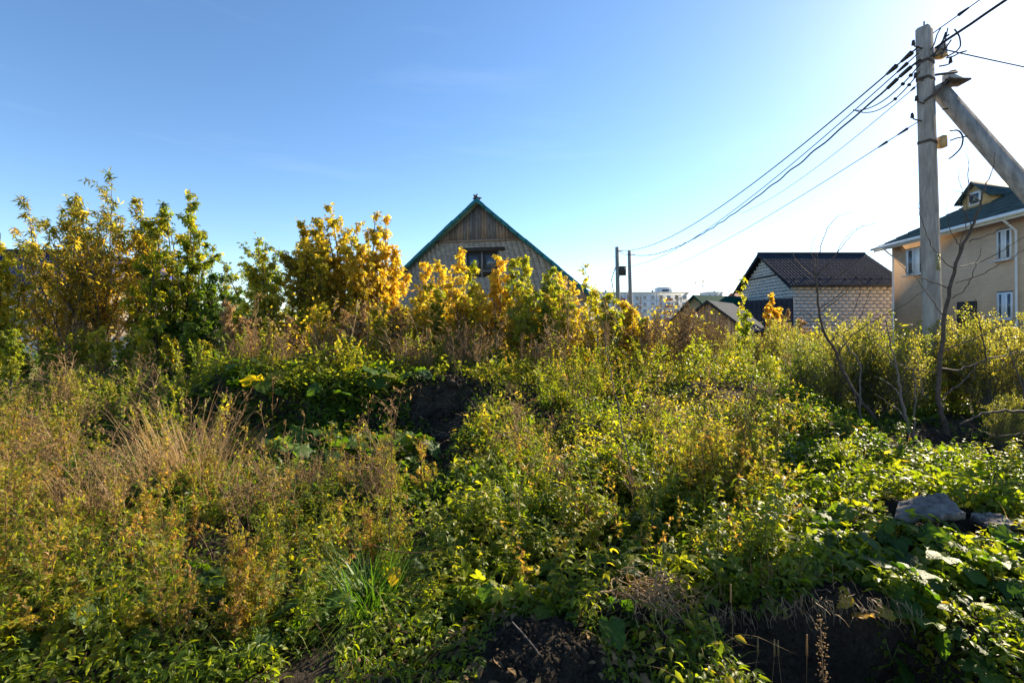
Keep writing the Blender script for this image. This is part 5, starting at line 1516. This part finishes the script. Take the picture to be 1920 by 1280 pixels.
def yellow_plant(label, px, d, i, sc):
    me, h = PR['nettle'][i]
    lf = me[1].copy(); lf.materials.clear(); lf.materials.append(M['yellow'])
    x = X(px, d)
    t = thing('yellow_plant', label, 'leafy plant', (x, d, float(hgt(x, d)) - .01), i)
    t.scale = (sc, sc, sc)
    obj('stem', me[0], t); obj('foliage', lf, t, kind='stuff')
yellow_plant('bright yellow leaved clump standing out among the green slope plants', 1045, 3.15, 0, .85)
yellow_plant('small yellow plant on the slope near the twiggy stem', 1330, 4.4, 2, .7)
yellow_plant('yellowing plant beside the dark soil at the top of the slope', 905, 5.4, 4, .9)
def hanging_roots():
    rng = np.random.RandomState(14); g = Geo()
    for k in range(240):
        x = rng.uniform(1.1, 2.3); y = 2.74 + rng.normal(0, .05)
        z = float(hgt(x, 2.86)) + rng.uniform(-.06, .05)
        pts = [np.array([x, y, z])]; d = unit(np.array([rng.normal(0, .5), -.6, rng.normal(-.2, .5)]))
        for q in range(6):
            d = unit(d + rng.normal(0, .3, 3) + [0, -.05, -.28]); pts.append(pts[-1] + d * rng.uniform(.006, .02))
        g.tube(np.array(pts), rng.uniform(.001, .0022), .0007, 3, tint=rng.rand())
    obj('hanging_roots', g.mesh('hanging_roots', M['stem_dry']), kind='stuff', label='dry rootlets hanging from the lip of the cut bank')
    g = Geo()
    for k in range(130):
        x = rng.normal(1.42, .22); y = rng.uniform(2.82, 3.0); z = float(hgt(x, y))
        g.tube(bent((x, y, z - .01), (x + rng.normal(0, .03), y + rng.normal(0, .02), z + rng.uniform(.05, .17)), .06, 4, rng), .003, .0018, 3, tint=rng.rand())
    obj('dry_stubble', g.mesh('dry_stubble', M['straw']), kind='stuff', label='short dry stubble on the lip of the cut bank')
hanging_roots()

# ------------------------------------------------------------------ root clump, slabs, sticks
def root_clump():
    d = 2.66; x = X(1222, d); z0 = float(hgt(x, d))
    zc = max(.17, CZ - (1108 - HZ) / F * d - z0)
    t = thing('root_clump', 'tangle of dry pale brown roots pulled out and dropped on the leaves', 'roots', (x, d, z0))
    rng = np.random.RandomState(9)
    for k in range(46):
        a = rng.uniform(-.5, 1.1)
        p = np.array([rng.normal(-.04, .09), rng.normal(0, .05), zc + rng.normal(.0, .04)])
        pts = [p]
        dirv = np.array([math.cos(a) * rng.choice([-1, 1]), rng.normal(0, .3), rng.normal(.2, .5)])
        for q in range(14):
            dirv = unit(dirv + rng.normal(0, .42, 3) + np.array([.12, 0, -.10 * q * .5]))
            pts.append(pts[-1] + dirv * .024)
        g = Geo(); g.tube(np.array(pts), rng.uniform(.0028, .0055), .0014, 4, tint=rng.rand())
        obj('root', g.mesh('root', M['straw' if k % 3 else 'stem_dry']), t)
    g = Geo()
    for k in range(420):
        p = np.array([rng.normal(0, .11), rng.normal(0, .06), zc - .05 + rng.normal(-.02, .07)])
        pts = [p]; dirv = unit(np.array([rng.normal(.3, .6), rng.normal(0, .4), rng.normal(-.4, .5)]))
        for q in range(5):
            dirv = unit(dirv + rng.normal(0, .4, 3)); pts.append(pts[-1] + dirv * .025)
        g.tube(np.array(pts), .0018, .0009, 3, tint=rng.rand())
    obj('rootlet', g.mesh('rootlet', M['stem_dry']), t, kind='stuff')
    g = Geo(); n = 220
    g.copies(CLOD, np.stack([rng.normal(-.02, .1, n), rng.normal(0, .06, n), rng.uniform(.0, max(.05, zc - .06), n)], 1), rng.normal(0, 1, (n, 3)), rng.uniform(.012, .035, n), rng.rand(n), rng)
    obj('soil_lump', g.mesh('soil_lump', M['soil']), t, kind='stuff')
root_clump()

M['slab'] = plain('weathered slab', (0.14, 0.122, 0.108), .95, .3, 14, .6, spec=.15)
def slab(label, px, py, d, outline, tilt, ripple):
    p_ = P(px, py, d); rng = np.random.RandomState(int(px))
    g = Geo(); n = 34
    xs = np.linspace(0, 1, n); ys = np.linspace(0, 1, 16)
    o = np.array(outline, float)       # four corners: near left, near right, far right, far left
    uu, vv = np.meshgrid(xs, ys)
    xy = ((1 - uu) * (1 - vv))[..., None] * o[0] + (uu * (1 - vv))[..., None] * o[1] + (uu * vv)[..., None] * o[2] + ((1 - uu) * vv)[..., None] * o[3]
    edge = (vnoise(uu * 16, vv * 16, int(px)) - .5) * .035
    xy = xy + edge[..., None]
    z = ripple * np.sin(vv * 14 + uu * 2) + .008 * vnoise(uu * 4, vv * 4, 9) + (vnoise(uu * 14, vv * 14, 5) - .5) * .004 + .02 * uu
    top = np.stack([xy[..., 0], xy[..., 1], z], -1).reshape(-1, 3); bot = top - [0, 0, .05]
    m = 16
    i, j = np.meshgrid(np.arange(m - 1), np.arange(n - 1), indexing='ij')
    f = np.stack([i * n + j, i * n + j + 1, (i + 1) * n + j + 1, (i + 1) * n + j], -1).reshape(-1, 4)
    per = [k for k in range(n)] + [k * n + n - 1 for k in range(1, m)] + [(m - 1) * n + k for k in range(n - 2, -1, -1)] + [k * n for k in range(m - 2, 0, -1)]
    N = len(top)
    fs = [[per[k], per[k - 1], N + per[k - 1], N + per[k]] for k in range(len(per))]
    g.raw(np.vstack([top, bot]), f4=np.vstack([f, f[:, ::-1] + N, np.array(fs)]))
    ob = obj('broken_slab', g.mesh('broken_slab', M['slab']), loc=p_, rot=tilt, label=label, cat='slab')
    return ob
slab('grey rippled broken slab lying tilted under the bare trees', 1738, 955, 3.62, [(-.33, -.08), (.17, -.13), (.30, .17), (-.12, .12)], (R(9), R(-4), R(3)), .007)

slab('smaller pale slab half sunk in leaves beside the rippled one', 1862, 975, 3.62, [(-.12, -.09), (.11, -.08), (.10, .08), (-.10, .07)], (R(8), R(4), R(-8)), .003)
for k, (a, b, d, lab) in enumerate([((1080, 790), (1290, 868), 5.6, 'grey fallen stick lying across the sunny slope'), ((1440, 905), (1560, 845), 5.0, 'dead branch lying in the shade left of the slab'), ((700, 1022), (830, 1030), 2.9, 'reddish stick lying flat behind the grass tuft'), ((960, 1165), (1040, 1275), 2.35, 'thin straw stalk leaning on the soil heap'), ((1560, 960), (1640, 1000), 4.2, 'pale stick lying beside the broken slab'),
                                    ((0, 960), (125, 1010), 3.2, 'long dry stalk fallen across the near weeds')]):
    A_, B_ = P(a[0], a[1], d), P(b[0], b[1], d - .1); rng = np.random.RandomState(k)
    g = Geo(); g.tube(bent(A_, B_, .03, 9, rng), .008 if d > 4 else .004, .004 if d > 4 else .002, 5)
    obj('fallen_stick', g.mesh('fallen_stick', M['bark_grey' if k != 2 else 'stem_red']), label=lab, cat='stick')

# ------------------------------------------------------------------ ground cover, undergrowth, clods
def cover(name, n, pxr, dr, tmpl, size, mat, hmax, label, seed, tint=(.1, .9), soil=.4, near=1.0, flat=.6, patch=2.0, gap=.36):
    rng = np.random.RandomState(seed)
    d = dr[0] + (dr[1] - dr[0]) * rng.rand(n * 2) ** near
    x = (rng.uniform(pxr[0], pxr[1], n * 2) - 960) / F * d
    keep = (soil_mask(x, d) < soil) & (vnoise(x * patch, d * patch, seed) + .5 * (vnoise(x * 5.3, d * 5.3, seed + 2) - .5) > gap)
    x, d = x[keep][:n], d[keep][:n]
    lump = vnoise(x * 3.1, d * 3.1, seed + 5)
    z = hgt(x, d) + (rng.rand(len(x)) ** 1.4) * hmax * (.25 + 1.1 * lump)
    dirs = rng.normal(0, 1, (len(x), 3)) * [1, 1, flat]
    t = np.clip(tint[0] + (tint[1] - tint[0]) * (.55 * vnoise(x * 2, d * 2, seed + 9) + .45 * rng.rand(len(x))), 0, 1)
    g = Geo(); g.copies(tmpl, np.stack([x, d, z], 1), dirs, rng.uniform(size[0], size[1], len(x)), t, rng, roll=.5)
    return obj(name, g.mesh(name, M[mat]), label=label, kind='stuff')
cover('ground_cover', 26000, (-150, 2070), (2.1, 5.2), MID, (.018, .06), 'green_bright', .2, 'low green leafy ground cover over the near plot', 1, (.0, .9))
cover('ground_cover', 9000, (850, 2070), (2.7, 5.0), TRI, (.06, .12), 'green_bright', .22, 'three part leaves of creeping plants on the slope', 2, (.1, .95))
cover('ground_cover', 16000, (850, 1600), (4.2, 8.4), NARROW, (.025, .075), 'weed', .28, 'fine yellow green cover on the upper slope', 23, (.0, .9), gap=.45)
cover('ground_cover', 14000, (850, 1600), (4.2, 8.4), MID, (.025, .07), 'green_bright', .25, 'leafy ground cover on the upper slope', 3, (.05, 1))
cover('ground_cover', 16000, (-150, 900), (4.0, 7.2), OV, (.04, .09), 'green', .25, 'dark leafy ground cover in the left hollow', 4, (.1, .8))
cover('ground_cover', 12000, (1450, 2100), (4.6, 8.2), OV, (.04, .08), 'green', .22, 'shaded leafy ground cover under the bare trees', 5, (.1, .8), soil=.5)
cover('undergrowth', 24000, (-120, 1000), (6.8, 10.5), OV, (.05, .10), 'yellowgreen', .42, 'mixed yellow green undergrowth below the saplings', 6, (.0, .75), soil=2, patch=1.3)
cover('undergrowth', 18000, (960, 2100), (7.4, 11.5), OV, (.05, .10), 'yellowgreen', .6, 'mixed undergrowth behind the slope', 7, (.0, .8), soil=2, patch=1.3)
cover('undergrowth', 8000, (-200, 520), (10.5, 15.5), OV, (.08, .15), 'green', 1.0, 'dark green undergrowth at the back of the plot', 8, (.0, .8), soil=2, patch=.9)
cover('undergrowth', 9000, (430, 1320), (9.2, 13.5), OV, (.06, .12), 'yellow', 1.25, 'golden leaves of the thicket below the brick gable', 18, (.0, .9), soil=2, patch=1.1)
cover('undergrowth', 8000, (430, 1320), (8.6, 12.5), NARROW, (.06, .12), 'dry', 1.0, 'brown stalky undergrowth of the thicket', 19, (.2, .9), soil=2, patch=1.1)
cover('undergrowth', 12000, (1300, 2300), (10.5, 16), OV, (.08, .15), 'yellowgreen', 1.25, 'tall weeds in front of the outbuildings', 9, (.2, 1), soil=2, patch=.9)
cover('ground_cover', 9000, (-150, 2070), (2.1, 3.0), MID, (.02, .055), 'green_bright', .12, 'low leaves along the near edge of the plot', 24, (.1, 1), gap=.2)
cover('leaf_litter', 6500, (-150, 2070), (2.1, 6.0), OV, (.03, .07), 'dry', .06, 'dry fallen leaves scattered among the plants', 10, (.0, .6), soil=.55, flat=.25)
cover('leaf_litter', 2600, (420, 1060), (5.4, 7.6), OV, (.03, .08), 'dry', .05, 'dead leaves on the bare face of the heap', 12, (.1, 1), soil=2, flat=.5, gap=.5)
cover('ground_cover', 2500, (420, 1060), (5.4, 7.4), MID, (.03, .08), 'green', .12, 'scattered dark leaves on the face of the heap', 13, (.1, .8), soil=2, gap=.55)
cover('leaf_litter', 1500, (850, 2070), (2.1, 6.0), OV, (.04, .08), 'yellow', .17, 'yellow fallen leaves caught in the plants', 11, (.3, 1), soil=.6, flat=.25)

cover('ground_cover', 2600, (430, 770), (6.0, 7.5), OV, (.06, .15), 'green', .12, 'big dark leaves hanging over the shaded face of the heap', 33, (.1, .9), soil=2, gap=.25)
cover('ground_cover', 2600, (1640, 2050), (2.2, 3.0), MID, (.025, .07), 'green_bright', .14, 'green leaves creeping over the soil beside the cut bank', 34, (.1, 1), soil=2, gap=.3)
def clods():
    rng = np.random.RandomState(3)
    n = 160000
    d = rng.uniform(1.9, 7.6, n); x = (rng.uniform(-100, 2000, n) - 960) / F * d
    k = soil_mask(x, d) > .45
    x, d = x[k][:22000], d[k][:22000]
    g = Geo()
    g.copies(CLOD, np.stack([x, d, hgt(x, d) + .004], 1), rng.normal(0, 1, (len(x), 3)), np.minimum(.035, .003 + rng.gamma(1.2, .0045, len(x))), rng.rand(len(x)), rng)
    n = 1500
    d = rng.normal(6.4, .6, n); x = rng.normal(-.75, .5, n)
    g.copies(CLOD, np.stack([x, d, hgt(x, d) + .01], 1), rng.normal(0, 1, (n, 3)), np.minimum(.11, .015 + rng.gamma(1.3, .016, n)), rng.rand(n), rng)
    for k in range(500):
        x, y = rng.normal(-.7, .5), rng.normal(6.4, .6); z = float(hgt(x, y)) + .02
        pts = [np.array([x, y, z])]; d_ = unit(rng.normal(0, 1, 3) * [1, 1, .6])
        for q in range(5):
            d_ = unit(d_ + rng.normal(0, .4, 3) + [0, 0, -.1]); pts.append(pts[-1] + d_ * .035)
        g.tube(np.array(pts), .004, .0015, 3, mat=1, tint=rng.rand())
    obj('soil_clods', g.mesh('soil_clods', M['soil'], M['stem_dry']), kind='stuff', label='crumbly clods on the bare soil')
clods()
def grass_cover():
    rng = np.random.RandomState(6); g = Geo()
    n = 7000
    d = rng.uniform(2.2, 6.5, n); px = rng.uniform(-100, 2000, n); x = (px - 960) / F * d
    k = (soil_mask(x, d) < .5) & (vnoise(x * 1.4, d * 1.4, 31) > .45)
    x, d = x[k], d[k]; z = hgt(x, d)
    for q in range(len(x)):
        blade(g, (x[q], d[q], z[q]), rng.uniform(0, 6.28), rng.uniform(.08, .3), rng.uniform(.2, 1.1), .0022, rng, rng.rand(), 3, mat=0 if rng.rand() < .6 else 1)
    obj('grass', g.mesh('grass', M['grass'], M['straw']), kind='stuff', label='thin grass blades mixed through the weeds')
grass_cover()

# ------------------------------------------------------------------ a label of its own for each plant of a group: its row, its size, what stands above it
MARK = [(-60, 'the cut off edge tree'), (75, 'the blue cladding'), (185, 'the tall willow'), (262, 'the orange willow'), (342, 'the dark green maple'), (400, 'the low dark maple'), (480, 'the two bluish maple tips'),
        (562, 'the greenish golden shoot'), (640, 'the big golden maple'), (728, 'the slim golden maple'), (800, 'the low teal eave'), (850, 'the upper teal eave'), (893, 'the gable apex'), (930, 'the attic window'),
        (985, 'the long teal roof edge'), (1050, 'the roof corner'), (1096, 'the lone thin sapling'), (1160, 'the meter pole'), (1182, 'the distant slim pole'), (1250, 'the stair tower of the flats'), (1328, 'the shed gable'),
        (1393, 'the drooping sapling'), (1410, 'the black fence'), (1448, 'the orange tree'), (1490, 'the block gable edge'), (1530, 'the arching bare tree'), (1610, 'the block wall'), (1672, 'the downpipe'), (1718, 'the corner window'),
        (1757, 'the big pole'), (1797, 'the leaning bare trunk'), (1838, 'the dormer'), (1885, 'the upper house window'), (1960, 'the concrete strut')]
SHORT = {'burdocks at the foot of the slope': 'fresh foot slope burdock', 'burdocks beside the cut bank': 'cut bank side burdock', 'green plants at the foot of the slope': 'fresh foot slope plant', 'lone stalks above the left weeds': 'lone tall dry stalk', 'lone stalks above the slope plants': 'lone slope stalk', 'thin stalks in the thicket': 'thin thicket stalk', 'fine herbs on the sunny slope': 'fine slope herb', 'fine herbs high on the slope': 'fine high slope herb', 'fine herbs between the near burdocks': 'fresh fine near herb', 'small dry weeds on the sunny slope': 'small dry slope weed', 'yellow saplings crowded below the brick gable': 'yellow maple sapling', 'young growth under the golden maple': 'brownish young sapling', 'low saplings below the apartment block': 'low autumn sapling',
         'low saplings in front of the whitewashed fence': 'low yellow green sapling', 'sunlit shrubs below the big pole': 'sunlit small leaved shrub', 'shrubs below the block outbuilding': 'rounded green yellow shrub',
         'low shrubs behind the bare trees': 'low shady shrub', 'shrubs at the picture edge': 'leafy edge shrub', 'fine leaved weeds in the near patch': 'fine near weed',
         'short weeds beside the bright grass tuft': 'short tuft side weed', 'half dry weeds among the brown stalks': 'pinkish half dry weed', 'tan dry weeds below the soil face': 'tan wiry dry weed',
         'leafy weeds before the whitewashed fence': 'leafy yellow green weed', 'dry weeds before the whitewashed fence': 'dry brown weed', 'weeds on the crest of the heap': 'yellow green crest weed',
         'dry weeds on the crest of the heap': 'brown twiggy crest weed', 'seeding stalks below the brick gable': 'brown seeding stalk', 'rusty stalks below the apartment block': 'rusty seeding stalk', 'russet stalks before the willow': 'tall russet stalk',
         'weeds below the timber shed': 'small leafy heap weed', 'leafy plants on the sunny slope': 'leafy green slope plant', 'leafy plants high on the slope': 'small high slope plant', 'low plants near the grass tuft': 'low shaded green plant',
         'feathery weeds around the twiggy stem': 'feathery sunlit weed', 'plants around the broken slab': 'green plant near the slab', 'weeds before the dark soil face': 'upright soil side weed', 'short brown weeds before the dark face': 'short wiry brown weed',
         'short yellowing weeds before the dark face': 'short yellowing weed', 'burdocks below the near weeds': 'broad near burdock', 'burdocks in front of the grass tuft': 'small shaded burdock', 'burdocks above the cut bank': 'glossy bank burdock',
         'burdocks in front of the slab': 'large shiny burdock', 'burdocks around the root clump': 'pale burdock by the roots', 'burdocks over the dark face': 'hanging shaded burdock', 'burdocks at the foot of the face': 'dark hollow burdock',
         'dry grass clumps before the soil face': 'tall tan dry grass clump', 'seed spikes in front of the cut bank': 'pale seed spike'}
ORD = ['first', 'second', 'third', 'fourth', 'fifth', 'sixth', 'seventh', 'eighth', 'ninth', 'tenth', 'eleventh', 'twelfth']
groups = {}
for o in bpy.data.objects:
    if o.parent is None and o.get('group'):
        groups.setdefault(o['group'], []).append(o)
for gname, obs in groups.items():
    if gname not in SHORT or len(obs) < 2:
        continue
    ds = sorted(o.location.y for o in obs); n = len(ds)
    hs_ = sorted(o.scale.z for o in obs)
    by = {}
    for o in obs:
        px = o.location.x / o.location.y * F + 960
        mk = min(MARK, key=lambda m: abs(m[0] - px))[1]
        row = '' if n < 5 else ('front ' if o.location.y < ds[n // 3] else 'rear ' if o.location.y >= ds[2 * n // 3] else 'middle ')
        size = '' if hs_[-1] - hs_[0] < .05 else ('taller ' if o.scale.z >= hs_[n // 2] else 'smaller ')
        by.setdefault((size + row).strip().capitalize() + ' ' + SHORT[gname] + ' under ' + mk, []).append((px, o))
    for lab, lst in by.items():
        lst.sort(key=lambda q: q[0])
        for k, (px, o) in enumerate(lst):
            o['label'] = lab.strip() + ('' if len(lst) == 1 else ', ' + ('leftmost' if k == 0 else 'rightmost' if k == len(lst) - 1 else ORD[k] + ' from left'))
